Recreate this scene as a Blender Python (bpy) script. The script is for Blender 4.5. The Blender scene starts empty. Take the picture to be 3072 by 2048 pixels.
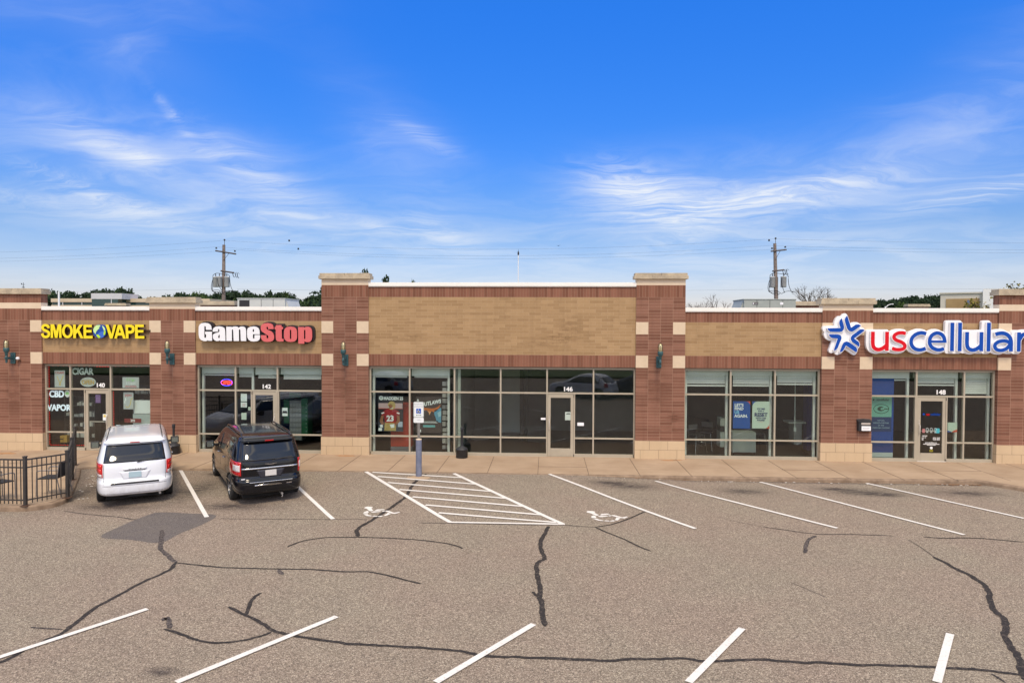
import bpy, bmesh, math, random
import numpy as np
from mathutils import Vector, Matrix
from mathutils.geometry import tessellate_polygon

S = bpy.context.scene
C = S.collection
random.seed(7)
PI = math.pi

# ------------------------------------------------------------------ camera
PITCH, ROLL, YAW = 0.022954, -0.003642, 0.051867
CAMLOC = Vector((0.0, -23.041, 4.447))
fw = Vector((-math.sin(YAW)*math.cos(PITCH), math.cos(YAW)*math.cos(PITCH), -math.sin(PITCH)))
rt0 = Vector((math.cos(YAW), math.sin(YAW), 0)); up0 = rt0.cross(fw)
rt = math.cos(ROLL)*rt0 - math.sin(ROLL)*up0
up = math.sin(ROLL)*rt0 + math.cos(ROLL)*up0
cd = bpy.data.cameras.new('camera'); cam = bpy.data.objects.new('camera', cd); C.objects.link(cam)
M = Matrix((rt, up, -fw)).transposed().to_4x4(); M.translation = CAMLOC
cam.matrix_world = M
cd.sensor_width = 36; cd.lens = 24.0; cd.clip_start = .1; cd.clip_end = 5000
S.camera = cam

# ------------------------------------------------------------------ sun, sky, exposure
SUN_EL, SUN_AZ = math.radians(58), math.radians(172)     # azimuth measured from +Y clockwise
SUN_STRENGTH, SKY_STRENGTH = 1.5, 0.11
sd = bpy.data.lights.new('sun', 'SUN'); sd.energy = SUN_STRENGTH; sd.angle = math.radians(15); sd.color = (1.0, .84, .64)
so = bpy.data.objects.new('sun', sd); C.objects.link(so)
sdir = Vector((math.sin(SUN_AZ)*math.cos(SUN_EL), math.cos(SUN_AZ)*math.cos(SUN_EL), math.sin(SUN_EL)))
so.rotation_euler = sdir.to_track_quat('Z', 'Y').to_euler()
S.view_settings.view_transform = 'Standard'; S.view_settings.look = 'None'
S.view_settings.exposure = .95; S.view_settings.gamma = 1.0
S.cycles.use_denoising = True
S.cycles.max_bounces = 8; S.cycles.transparent_max_bounces = 24

W = bpy.data.worlds.new('World'); S.world = W; W.use_nodes = True
def build_world():
    nt = W.node_tree; N = nt.nodes; L = nt.links; N.clear()
    out = N.new('ShaderNodeOutputWorld'); bg = N.new('ShaderNodeBackground'); bg.inputs[1].default_value = SKY_STRENGTH
    L.new(bg.outputs[0], out.inputs[0])
    sky = N.new('ShaderNodeTexSky'); sky.sky_type = 'NISHITA'; sky.sun_disc = False
    sky.sun_elevation = SUN_EL; sky.sun_rotation = SUN_AZ; sky.air_density = 1.0; sky.dust_density = .4; sky.ozone_density = 3.0
    hs = N.new('ShaderNodeHueSaturation'); hs.inputs['Saturation'].default_value = 1.38; hs.inputs['Value'].default_value = 1.0
    L.new(sky.outputs[0], hs.inputs['Color'])
    tc = N.new('ShaderNodeTexCoord'); sep = N.new('ShaderNodeSeparateXYZ'); L.new(tc.outputs['Generated'], sep.inputs[0])
    def math_(op, a, b=None, c=None, clamp=False):
        m = N.new('ShaderNodeMath'); m.operation = op; m.use_clamp = clamp
        for i, v in enumerate((a, b, c)):
            if v is None: continue
            if isinstance(v, (int, float)): m.inputs[i].default_value = v
            else: L.new(v, m.inputs[i])
        return m.outputs[0]
    x, y, z = sep.outputs
    zz = math_('MAXIMUM', z, .012)
    # gradient tint by elevation
    ramp = N.new('ShaderNodeValToRGB'); L.new(math_('MAXIMUM', z, 0.0), ramp.inputs[0])
    cr = ramp.color_ramp; cr.elements[0].position = 0.0; cr.elements[0].color = SKY_T[0][1]; cr.elements[1].position = 1.0; cr.elements[1].color = SKY_T[-1][1]
    for p, c in SKY_T[1:-1]:
        e = cr.elements.new(p); e.color = c
    mul = N.new('ShaderNodeMix'); mul.data_type = 'RGBA'; mul.blend_type = 'MULTIPLY'; mul.inputs[0].default_value = 1.0
    L.new(hs.outputs[0], mul.inputs[6]); L.new(ramp.outputs[0], mul.inputs[7])
    # cloud sheet at altitude: project direction on a plane
    px = math_('DIVIDE', x, math_('ADD', zz, .10)); py = math_('DIVIDE', y, math_('ADD', zz, .10))
    cx = N.new('ShaderNodeCombineXYZ'); L.new(px, cx.inputs[0]); L.new(py, cx.inputs[1])
    def noise(vec, scale, det, rough, dist, mscale=(1, 1, 1), rot=0, loc=(0, 0, 0)):
        mp = N.new('ShaderNodeMapping'); L.new(vec, mp.inputs[0]); mp.inputs['Scale'].default_value = mscale; mp.inputs['Rotation'].default_value = (0, 0, rot); mp.inputs['Location'].default_value = loc
        n = N.new('ShaderNodeTexNoise'); L.new(mp.outputs[0], n.inputs[0]); n.inputs['Scale'].default_value = scale; n.inputs['Detail'].default_value = det
        n.inputs['Roughness'].default_value = rough; n.inputs['Distortion'].default_value = dist
        return n.outputs[0]
    azx = math_('DIVIDE', x, math_('MAXIMUM', y, .05))      # tangent of azimuth
    elv = z
    # domain-warped fibrous noise for cirrus
    wn = N.new('ShaderNodeTexNoise'); L.new(cx.outputs[0], wn.inputs[0]); wn.inputs['Scale'].default_value = 1.1; wn.inputs['Detail'].default_value = 4
    wv = N.new('ShaderNodeVectorMath'); wv.operation = 'MULTIPLY_ADD'; L.new(wn.outputs['Color'], wv.inputs[0]); wv.inputs[1].default_value = (1.1, 1.1, 0); L.new(cx.outputs[0], wv.inputs[2])
    n1 = noise(wv.outputs[0], 1.3, 8, .62, .4, (1.0, 1.6, 1), .35, (3.1, 1.7, 0))
    n2 = noise(wv.outputs[0], 2.4, 12, .70, .7, (.55, 2.4, 1), .50, (1.3, 4.2, 0))
    def smooth_(v, lo, hi):
        m = N.new('ShaderNodeMapRange'); m.interpolation_type = 'SMOOTHSTEP'; L.new(v, m.inputs[0]); m.inputs[1].default_value = lo; m.inputs[2].default_value = hi; return m.outputs[0]
    def masks(tab):
        d = None
        for (a0, e0, wa, we, amp, tilt) in tab:
            da = math_('DIVIDE', math_('SUBTRACT', azx, a0), wa)
            de = math_('DIVIDE', math_('SUBTRACT', math_('SUBTRACT', elv, e0), math_('MULTIPLY', math_('SUBTRACT', azx, a0), tilt)), we)
            g = math_('MULTIPLY', math_('EXPONENT', math_('MULTIPLY', math_('ADD', math_('MULTIPLY', da, da), math_('MULTIPLY', de, de)), -1.0)), amp)
            d = g if d is None else math_('ADD', d, g)
        return d
    streak = math_('MULTIPLY', math_('MULTIPLY', masks(CLOUDS), .70), smooth_(n2, .36, .66))
    veil = math_('MULTIPLY', masks(VEILS), math_('ADD', .25, math_('MULTIPLY', smooth_(n1, .35, .68), .75)))
    high = math_('MULTIPLY', math_('ADD', smooth_(z, .46, .70), math_('MULTIPLY', smooth_(math_('MULTIPLY', y, -1.0), .0, .3), smooth_(z, .0, .1)), None, True), math_('ADD', .15, math_('MULTIPLY', smooth_(n1, .40, .62), .60)))
    cl = math_('ADD', streak, veil, clamp=True)
    mix = N.new('ShaderNodeMix'); mix.data_type = 'RGBA'; L.new(cl, mix.inputs[0]); L.new(mul.outputs[2], mix.inputs[6]); mix.inputs[7].default_value = CLOUD_COL
    mix2 = N.new('ShaderNodeMix'); mix2.data_type = 'RGBA'; L.new(high, mix2.inputs[0]); L.new(mix.outputs[2], mix2.inputs[6]); mix2.inputs[7].default_value = HIGH_COL
    L.new(mix2.outputs[2], bg.inputs[0])
HIGH_COL = (11.6, 10.5, 8.7, 1)      # unseen broken cloud overhead and behind camera, added for fill light and reflections
SKY_T = [(0.0, (.57, .49, .62, 1)), (.06, (.58, .49, .59, 1)), (.13, (.54, .50, .62, 1)), (.24, (.44, .57, .86, 1)), (.42, (.52, .72, 1.12, 1)), (.60, (.9, .95, 1.0, 1)), (1.0, (1.6, 1.3, 1.0, 1))]
CLOUD_COL = (4.3, 4.45, 4.6, 1)
#         tan(azimuth), sin(elev), width, height, amount, tilt
CLOUDS = [(-.68, .222, .085, .022, .50, -.25), (-.60, .205, .045, .012, .55, -.1), (-.56, .262, .030, .010, .50, -.75), (-.44, .205, .10, .024, .62, -.35), (-.70, .165, .10, .012, .70, -.20), (-.66, .140, .26, .018, .42, -.06), (-.38, .150, .07, .010, .30, -.12), (-.25, .14, .05, .010, .45, -.2),
          (-.155, .130, .06, .022, .60, -.35), (-.18, .262, .05, .014, .40, -.4), (.10, .215, .05, .018, .55, -.1), (.13, .185, .08, .032, 1.0, -.10), (.27, .165, .12, .020, .80, .10), (.40, .185, .10, .016, .65, .05), (.20, .130, .05, .040, .40, 0), (.62, .160, .16, .012, .60, .12)]
VEILS = [(-.74, .40, .26, .07, .30, .1), (-.62, .33, .12, .03, .18, -.2), (-.68, .21, .22, .05, .35, -.1), (-.45, .20, .16, .05, .28, -.2), (-.62, .14, .40, .035, .22, 0), (-.22, .24, .10, .06, .20, -.5), (-.25, .12, .30, .04, .18, 0), (.22, .175, .22, .050, .42, 0), (.55, .20, .25, .055, .32, .1), (.62, .28, .16, .05, .16, .3), (.0, .055, 1.2, .045, .22, 0), (.40, .10, .4, .035, .25, 0)]
build_world()

# ------------------------------------------------------------------ helpers
def tag(o, label=None, cat=None, group=None, kind=None):
    if label: o['label'] = label
    if cat: o['category'] = cat
    if group: o['group'] = group
    if kind: o['kind'] = kind
    return o
def empty(name, loc=(0, 0, 0), rz=0, label=None, cat=None, group=None):
    o = bpy.data.objects.new(name, None); C.objects.link(o); o.location = loc; o.rotation_euler = (0, 0, rz); o.empty_display_size = .2
    return tag(o, label, cat, group)
def link(name, me, mat, parent=None, loc=None, rot=None):
    o = bpy.data.objects.new(name, me); C.objects.link(o)
    if mat is not None:
        me.materials.clear()
        for m in (mat if isinstance(mat, (list, tuple)) else [mat]): me.materials.append(m)
    if parent is not None: o.parent = parent
    if loc is not None: o.location = loc
    if rot is not None: o.rotation_euler = rot
    return o
class MB:
    def __init__(s): s.v = []; s.f = []; s.m = []; s.sm = []
    def add(s, vs, fs, mi=0, smooth=False):
        b = len(s.v); s.v += [tuple(v) for v in vs]; s.f += [tuple(b+i for i in f) for f in fs]; s.m += [mi]*len(fs); s.sm += [smooth]*len(fs); return s
    def box(s, x0, x1, y0, y1, z0, z1, mi=0):
        return s.add([(x0,y0,z0),(x1,y0,z0),(x1,y1,z0),(x0,y1,z0),(x0,y0,z1),(x1,y0,z1),(x1,y1,z1),(x0,y1,z1)],
                     [(0,3,2,1),(4,5,6,7),(0,1,5,4),(1,2,6,5),(2,3,7,6),(3,0,4,7)], mi)
    def prism(s, pts, z0, z1, mi=0):                   # polygon in xy extruded in z
        n = len(pts); a = sum(pts[i][0]*pts[(i+1)%n][1]-pts[(i+1)%n][0]*pts[i][1] for i in range(n))
        if a < 0: pts = pts[::-1]
        vs = [(x,y,z0) for x,y in pts]+[(x,y,z1) for x,y in pts]
        return s.add(vs, [tuple(range(n))[::-1], tuple(range(n,2*n))]+[(i,(i+1)%n,n+(i+1)%n,n+i) for i in range(n)], mi)
    def tube(s, path, r, n=8, mi=0, cap=True, smooth=True):
        P = [Vector(p) for p in path]; m = len(P); R = r if isinstance(r, (list, tuple)) else [r]*m
        vs = []; prev = None
        for i in range(m):
            t = (P[min(i+1,m-1)]-P[max(i-1,0)]).normalized()
            if prev is None: a = Vector((0,0,1)) if abs(t.z) < .9 else Vector((1,0,0)); u = t.cross(a).normalized()
            else: u = (prev - t*prev.dot(t)).normalized()
            prev = u; w = t.cross(u)
            for k in range(n):
                an = 2*PI*k/n; vs.append(P[i]+(u*math.cos(an)+w*math.sin(an))*R[i])
        fs = []
        for i in range(m-1):
            for k in range(n): fs.append((i*n+k, i*n+(k+1)%n, (i+1)*n+(k+1)%n, (i+1)*n+k))
        s.add(vs, fs, mi, smooth)
        if cap: s.add(vs[:n], [tuple(range(n))[::-1]], mi); s.add(vs[-n:], [tuple(range(n))], mi)
        return s
    def lathe(s, prof, cx=0, cy=0, n=24, mi=0, smooth=True):
        vs = [(cx+r*math.cos(2*PI*k/n), cy+r*math.sin(2*PI*k/n), z) for r, z in prof for k in range(n)]
        fs = [(i*n+k, i*n+(k+1)%n, (i+1)*n+(k+1)%n, (i+1)*n+k) for i in range(len(prof)-1) for k in range(n)]
        s.add(vs, fs, mi, smooth)
        if prof[0][0] > 1e-4: s.add(vs[:n], [tuple(range(n))[::-1]], mi)
        if prof[-1][0] > 1e-4: s.add(vs[-n:], [tuple(range(n))], mi)
        return s
    def quad(s, a, b, c, d, mi=0): return s.add([a,b,c,d], [(0,1,2,3)], mi)
    def mesh(s, name='m'):
        me = bpy.data.meshes.new(name); me.from_pydata(s.v, [], s.f)
        for p, mi, sm in zip(me.polygons, s.m, s.sm): p.material_index = mi; p.use_smooth = sm
        return me
    def build(s, name, mat, parent=None, bevel=0, uv=None, loc=None, rot=None, seg=2):
        me = s.mesh(name)
        if bevel:
            bm = bmesh.new(); bm.from_mesh(me); bmesh.ops.remove_doubles(bm, verts=bm.verts, dist=1e-5)
            es = [e for e in bm.edges if len(e.link_faces) == 2 and e.calc_face_angle(0) > .6]
            bmesh.ops.bevel(bm, geom=es, offset=bevel, segments=seg, profile=.6, affect='EDGES'); bm.to_mesh(me); bm.free()
        if uv is not None: boxuv(me, uv)
        return link(name, me, mat, parent, loc, rot)
def boxuv(me, off=(0, 0)):
    ul = me.uv_layers.new(name='UVMap')
    for p in me.polygons:
        n = p.normal
        for li in p.loop_indices:
            v = me.vertices[me.loops[li].vertex_index].co
            if abs(n.z) > .7: q = (v.x-off[0], v.y)
            elif abs(n.x) > abs(n.y): q = (v.y, v.z-off[1])
            else: q = (v.x-off[0], v.z-off[1])
            ul.data[li].uv = q

# ------------------------------------------------------------------ materials
def mat(name, col=(.5,.5,.5), rough=.6, metal=0, spec=None, emit=None, es=1, coat=0, alpha=None):
    m = bpy.data.materials.new(name); m.use_nodes = True; b = m.node_tree.nodes['Principled BSDF']
    b.inputs['Base Color'].default_value = (*col, 1); b.inputs['Roughness'].default_value = rough; b.inputs['Metallic'].default_value = metal
    if spec is not None: b.inputs['Specular IOR Level'].default_value = spec
    if coat: b.inputs['Coat Weight'].default_value = coat; b.inputs['Coat Roughness'].default_value = .03
    if emit: b.inputs['Emission Color'].default_value = (*emit, 1); b.inputs['Emission Strength'].default_value = es
    return m
class NT:
    def __init__(s, m): s.m = m; s.t = m.node_tree; s.N = s.t.nodes; s.L = s.t.links; s.b = s.N['Principled BSDF']
    def n(s, ty, ins=None, **kw):
        x = s.N.new(ty)
        for k, v in kw.items(): setattr(x, k, v)
        for k, v in (ins or {}).items():
            if hasattr(v, 'is_output') or isinstance(v, bpy.types.NodeSocket): s.L.new(v, x.inputs[k])
            else: x.inputs[k].default_value = v
        return x
    def coord(s, kind='Object', scale=(1,1,1), loc=(0,0,0), rot=(0,0,0)):
        tc = s.n('ShaderNodeTexCoord'); mp = s.n('ShaderNodeMapping', {0: tc.outputs[kind]}); mp.inputs['Scale'].default_value = scale; mp.inputs['Location'].default_value = loc; mp.inputs['Rotation'].default_value = rot
        return mp.outputs[0]
    def pos(s, scale=(1,1,1)):
        g = s.n('ShaderNodeNewGeometry'); mp = s.n('ShaderNodeMapping', {0: g.outputs['Position']}); mp.inputs['Scale'].default_value = scale; return mp.outputs[0]
    def noise(s, vec, scale, det=4, rough=.55, dist=0): return s.n('ShaderNodeTexNoise', {'Vector': vec, 'Scale': scale, 'Detail': det, 'Roughness': rough, 'Distortion': dist}).outputs[0]
    def ramp(s, fac, stops):
        r = s.n('ShaderNodeValToRGB', {0: fac}); e = r.color_ramp.elements
        e[0].position, e[0].color = stops[0][0], col4(stops[0][1]); e[1].position, e[1].color = stops[-1][0], col4(stops[-1][1])
        for p, c in stops[1:-1]: k = e.new(p); k.color = col4(c)
        return r.outputs[0]
    def mix(s, fac, a, b, mode='MIX'):
        x = s.n('ShaderNodeMix', data_type='RGBA', blend_type=mode)
        for i, v in ((0, fac), (6, a), (7, b)):
            if isinstance(v, bpy.types.NodeSocket): s.L.new(v, x.inputs[i])
            else: x.inputs[i].default_value = v if i == 0 else col4(v)
        return x.outputs[2]
    def math(s, op, a, b=None, clamp=False):
        x = s.n('ShaderNodeMath', operation=op, use_clamp=clamp)
        for i, v in ((0, a), (1, b)):
            if v is None: continue
            if isinstance(v, bpy.types.NodeSocket): s.L.new(v, x.inputs[i])
            else: x.inputs[i].default_value = v
        return x.outputs[0]
    def color(s, c): s.L.new(c, s.b.inputs['Base Color'])
    def rough(s, c): s.L.new(c, s.b.inputs['Roughness'])
    def bump(s, h, strength=.3, dist=.01):
        b = s.n('ShaderNodeBump', {'Height': h, 'Strength': strength, 'Distance': dist}); s.L.new(b.outputs[0], s.b.inputs['Normal'])
def col4(c):
    if isinstance(c, (int, float)): return (c, c, c, 1)
    return (*c, 1) if len(c) == 3 else c

def brick_mat(name, c1, c2, mortar, w=.4064, h=.1016, offset=0, msize=.009, dark=.75, streak=.25, rot=False, tone=.16, stains=None):
    m = mat(name, rough=.85, spec=.25); t = NT(m)
    tc = t.n('ShaderNodeTexCoord'); mp = t.n('ShaderNodeMapping', {0: tc.outputs['UV']})
    if rot: mp.inputs['Rotation'].default_value = (0, 0, PI/2)
    b = t.n('ShaderNodeTexBrick', {'Vector': mp.outputs[0], 'Color1': col4(c1), 'Color2': col4(c2), 'Mortar': col4(mortar), 'Scale': 1, 'Mortar Size': msize/2, 'Mortar Smooth': .1, 'Bias': 0, 'Brick Width': w, 'Row Height': h})
    b.offset = offset; b.squash = 1
    g = t.pos((1, 1, 1))
    n1 = t.noise(g, .9, 5, .6); n2 = t.noise(t.pos((7, 7, .7)), 1.0, 4, .6); n3 = t.noise(g, 40, 3, .7)
    c = t.mix(t.math('MULTIPLY', n3, .5), b.outputs[0], t.mix(1, b.outputs[0], (.62, .60, .58), 'MULTIPLY'))
    c = t.mix(t.ramp(n1, [(.35, 0), (.7, tone*2)]), c, t.mix(1, c, (dark, dark*.97, dark*.94), 'MULTIPLY'))
    c = t.mix(t.ramp(n2, [(.48, 0), (.72, streak)]), c, t.mix(1, c, (.62, .60, .60), 'MULTIPLY'))
    if stains:          # weather marks with a place of their own on the wall
        sp = t.n('ShaderNodeSeparateXYZ', {0: g}); tot = None
        for sx, sz, rx, rz, am in stains:
            a_ = t.math('DIVIDE', t.math('SUBTRACT', sp.outputs[0], sx), rx); b_ = t.math('DIVIDE', t.math('SUBTRACT', sp.outputs[2], sz), rz)
            e_ = t.math('MULTIPLY', t.math('EXPONENT', t.math('MULTIPLY', t.math('ADD', t.math('MULTIPLY', a_, a_), t.math('MULTIPLY', b_, b_)), -1.0)), am); tot = e_ if tot is None else t.math('ADD', tot, e_)
        blot = t.math('MULTIPLY', tot, t.ramp(t.noise(t.pos((2.2, 2.2, 7)), 1.6, 5, .7), [(.42, 0), (.62, 1)]), clamp=True)
        c = t.mix(blot, c, t.mix(1, c, (.58, .52, .50), 'MULTIPLY')); c = t.mix(t.math('MULTIPLY', t.math('MULTIPLY', tot, b.outputs[1]), 1.3, clamp=True), c, (.10, .06, .035))
    t.color(c); t.bump(t.math('SUBTRACT', 1.0, b.outputs[1]), .5, .004)
    return m
RED = brick_mat('red_brick', (.192, .086, .056), (.285, .138, .094), (.43, .27, .19), streak=.32, stains=[(4.25, 1.38, .20, .16, .9), (4.0, 1.0, .5, .10, .5), (-6.95, 2.3, .25, .7, .6), (-18.75, 2.0, .35, .8, .5), (-13.0, 2.3, .25, .6, .5), (3.72, 2.3, .3, .6, .5), (9.6, 4.45, .7, .15, .5), (-6.3, 1.6, .2, .5, .4)])
SOLD = brick_mat('red_brick_soldier', (.193, .082, .051), (.287, .130, .085), (.34, .205, .14), rot=True, streak=.3, offset=0)
TAN = brick_mat('tan_brick', (.355, .228, .115), (.445, .295, .155), (.51, .365, .22), offset=.5, streak=.24, tone=.12, msize=.007, stains=[(.35, 4.02, .55, .22, .8), (.75, 4.4, .35, .35, .45), (-.35, 3.85, .4, .12, .5), (-4.6, 4.05, .6, .10, .5), (-6.6, 3.95, .3, .1, .4), (-10.4, 3.62, 1.2, .10, .55), (-15.3, 3.62, 1.3, .08, .5)])
STONE = brick_mat('limestone_base', (.62, .47, .30), (.68, .52, .345), (.25, .18, .12), w=.6096, h=.3048, offset=.5, msize=.010, streak=.15)
def noisy(name, c1, c2, scale=3, rough=.8, det=5, bump=0, stops=(.35, .7), pos=True, metal=0, spec=None, bd=.01):
    m = mat(name, rough=rough, metal=metal, spec=spec); t = NT(m)
    v = t.pos() if pos else t.coord('Object')
    n = t.noise(v, scale, det, .6); t.color(t.ramp(n, [(stops[0], c1), (stops[1], c2)]))
    if bump: t.bump(t.noise(v, scale*8, 4), bump, bd)
    return m
CREAM = noisy('cream_block', (.60, .475, .33), (.655, .52, .37), 6, .85, bump=.2)
CAPM = mat('weathered_cap_stone', rough=.9); t = NT(CAPM)
t.color(t.mix(t.ramp(t.noise(t.pos(), 3.5, 7, .7), [(.38, 0), (.62, .75)]), (.50, .42, .30), (.30, .25, .185)))
t.bump(t.noise(t.pos(), 25, 4), .3, .01)
BAND = noisy('band_stone', (.62, .50, .36), (.68, .55, .41), 3, .85)
COPE = noisy('coping_metal', (.80, .775, .72), (.85, .825, .77), 1.5, .5)
ALU = noisy('champagne_aluminium', (.37, .325, .245), (.415, .365, .28), 2, .45, spec=.5)
ALU2 = mat('aluminium_bright', (.62, .58, .52), .35, .3)
DARKM = mat('dark_gap', (.02, .02, .022), .7)
ROOFM = noisy('roof_membrane', (.09, .09, .09), (.16, .155, .15), 1, .9)
CONC = mat('sidewalk_concrete', rough=.9, spec=.2); t = NT(CONC)
g = t.pos(); c = t.ramp(t.noise(g, .8, 6, .6), [(.32, (.325, .228, .145)), (.5, (.385, .28, .185)), (.68, (.44, .325, .22))])
c = t.mix(t.ramp(t.noise(t.pos((.6, 5, 1)), 1.2, 5, .6), [(.50, 0), (.72, .5)]), c, (.29, .205, .135))
c = t.mix(t.math('MULTIPLY', t.noise(g, 90, 2), .35), c, (.27, .20, .15)); t.color(c); t.bump(t.noise(g, 120, 3), .15, .004)
CURB = noisy('curb_concrete', (.17, .115, .075), (.30, .215, .145), 4, .9, bump=.3)
JOINT = mat('joint_gap', (.10, .07, .05), .95)
RUST = mat('rust_stain', (.30, .13, .04), .95)
def glassmat(name, tint=(.62, .70, .66), refl=1.0):
    m = bpy.data.materials.new(name); m.use_nodes = True; nt = m.node_tree; N = nt.nodes; N.clear()
    o = N.new('ShaderNodeOutputMaterial'); mx = N.new('ShaderNodeMixShader'); tr = N.new('ShaderNodeBsdfTransparent'); gl = N.new('ShaderNodeBsdfGlossy'); fr = N.new('ShaderNodeFresnel')
    ge = N.new('ShaderNodeNewGeometry'); io = N.new('ShaderNodeMapRange'); io.inputs[3].default_value = 1.52; io.inputs[4].default_value = 1/1.52; nt.links.new(ge.outputs['Backfacing'], io.inputs[0]); nt.links.new(io.outputs[0], fr.inputs[0])  # same reflectance on both faces of the pane
    tr.inputs[0].default_value = (*tint, 1); gl.inputs['Roughness'].default_value = .0; gl.inputs[0].default_value = (.95, .95, 1, 1)
    mm = N.new('ShaderNodeMath'); mm.operation = 'MULTIPLY'; mm.inputs[1].default_value = 1.15*refl; mm.use_clamp = True
    nt.links.new(fr.outputs[0], mm.inputs[0]); nt.links.new(mm.outputs[0], mx.inputs[0]); nt.links.new(tr.outputs[0], mx.inputs[1]); nt.links.new(gl.outputs[0], mx.inputs[2]); nt.links.new(mx.outputs[0], o.inputs[0])
    return m
GLASS = glassmat('storefront_glass', (.88, .915, .895))

# ------------------------------------------------------------------ lettering from outlines (signed distance field)
def smooth(pts, n=5, closed=False):
    P = [np.array(p, float) for p in pts]; out = []; m = len(P)
    rng = range(m) if closed else range(m-1)
    for i in rng:
        p0 = P[(i-1) % m] if (closed or i > 0) else P[0]; p1 = P[i]; p2 = P[(i+1) % m]; p3 = P[(i+2) % m] if (closed or i+2 < m) else P[-1]
        for k in range(n):
            u = k/n; out.append(.5*((2*p1)+(-p0+p2)*u+(2*p0-5*p1+4*p2-p3)*u*u+(-p0+3*p1-3*p2+p3)*u**3))
    if not closed: out.append(P[-1])
    return [tuple(p) for p in out]
def stroke(pts, w):
    P = np.array(pts, float); d = np.gradient(P, axis=0); d /= np.linalg.norm(d, axis=1)[:, None]+1e-9; nn = np.stack([-d[:, 1], d[:, 0]], 1)
    return [tuple(p) for p in P+nn*w/2]+[tuple(p) for p in (P-nn*w/2)[::-1]]
def ell(cx, cy, rx, ry, n=40, a0=0, a1=2*PI): return [(cx+rx*math.cos(a0+(a1-a0)*i/n), cy+ry*math.sin(a0+(a1-a0)*i/n)) for i in range(n)]
def rrect(x0, y0, x1, y1, r, n=5):
    o = []
    for cx, cy, a in ((x1-r, y1-r, 0), (x0+r, y1-r, PI/2), (x0+r, y0+r, PI), (x1-r, y0+r, 1.5*PI)):
        o += [(cx+r*math.cos(a+PI/2*i/n), cy+r*math.sin(a+PI/2*i/n)) for i in range(n+1)]
    return o
def sdf_poly(poly, X, Y):
    P = np.array(poly, float); Q = np.roll(P, -1, 0); d = np.full(X.shape, 1e18); ins = np.zeros(X.shape, bool)
    for (ax, ay), (bx, by) in zip(P, Q):
        ex, ey = bx-ax, by-ay; L2 = ex*ex+ey*ey
        if L2 < 1e-12: continue
        wx, wy = X-ax, Y-ay; tt = np.clip((wx*ex+wy*ey)/L2, 0, 1); d = np.minimum(d, (wx-ex*tt)**2+(wy-ey*tt)**2)
        if ay != by:
            c = ((ay > Y) != (by > Y)) & (X < ax+(Y-ay)/(by-ay)*ex); ins ^= c
    d = np.sqrt(d); return np.where(ins, -d, d)
def field(adds, subs, x0, x1, y0, y1, step):
    xs = np.arange(x0, x1+step, step); ys = np.arange(y0, y1+step, step); X, Y = np.meshgrid(xs, ys); F = np.full(X.shape, 1e9)
    for p in adds: F = np.minimum(F, sdf_poly(p, X, Y))
    for p in subs: F = np.maximum(F, -sdf_poly(p, X, Y))
    return xs, ys, F
def contours(xs, ys, F, lev):
    G = F-lev; G = np.where(np.abs(G) < 1e-9, 1e-9, G); H, Wd = G.shape; seg = {}
    def hp(i, j):
        a, b = G[j, i], G[j, i+1]; u = a/(a-b); return (xs[i]+u*(xs[i+1]-xs[i]), ys[j])
    def vp(i, j):
        a, b = G[j, i], G[j+1, i]; u = a/(a-b); return (xs[i], ys[j]+u*(ys[j+1]-ys[j]))
    I = G < 0
    cells = np.argwhere((I[:-1, :-1] != I[1:, :-1]) | (I[:-1, :-1] != I[:-1, 1:]) | (I[:-1, :-1] != I[1:, 1:]) )
    pts = {}
    for j, i in cells:
        a, b, c, d = I[j, i], I[j, i+1], I[j+1, i+1], I[j+1, i]; E = []
        k = int(a)+2*int(b)+4*int(c)+8*int(d)
        eb, er, et, el = ('h', i, j), ('v', i+1, j), ('h', i, j+1), ('v', i, j)
        T = {1: [(el, eb)], 2: [(eb, er)], 3: [(el, er)], 4: [(er, et)], 5: [(el, eb), (er, et)], 6: [(eb, et)], 7: [(el, et)], 8: [(et, el)], 9: [(et, eb)], 10: [(eb, er), (et, el)], 11: [(et, er)], 12: [(er, el)], 13: [(er, eb)], 14: [(eb, el)]}
        for u, v in T.get(k, []):
            seg.setdefault(u, []).append(v); seg.setdefault(v, []).append(u)
            for w in (u, v):
                if w not in pts: pts[w] = hp(w[1], w[2]) if w[0] == 'h' else vp(w[1], w[2])
    loops = []; used = set()
    for s0 in list(seg):
        if s0 in used: continue
        lp = [s0]; used.add(s0); cur = s0
        while True:
            nx = [q for q in seg[cur] if q not in used]
            if not nx: break
            cur = nx[0]; used.add(cur); lp.append(cur)
        if len(lp) > 3: loops.append([pts[q] for q in lp])
    return loops
def simplify(lp, tol):
    P = [Vector(p) for p in lp]; keep = [P[0]]; n = len(P); i = 0
    while i < n-1:
        j = min(i+2, n-1); best = i+1
        while j < n and j-i < 14:
            a, b = P[i], P[j]; ab = (b-a); l = ab.length
            if l < 1e-9: break
            ok = all(abs((P[k]-a).cross(ab))/l < tol for k in range(i+1, j))
            if not ok: break
            best = j; j += 1
        keep.append(P[best]); i = best
    if (keep[-1]-keep[0]).length < 1e-9: keep.pop()
    return [(p.x, p.y) for p in keep]
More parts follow.
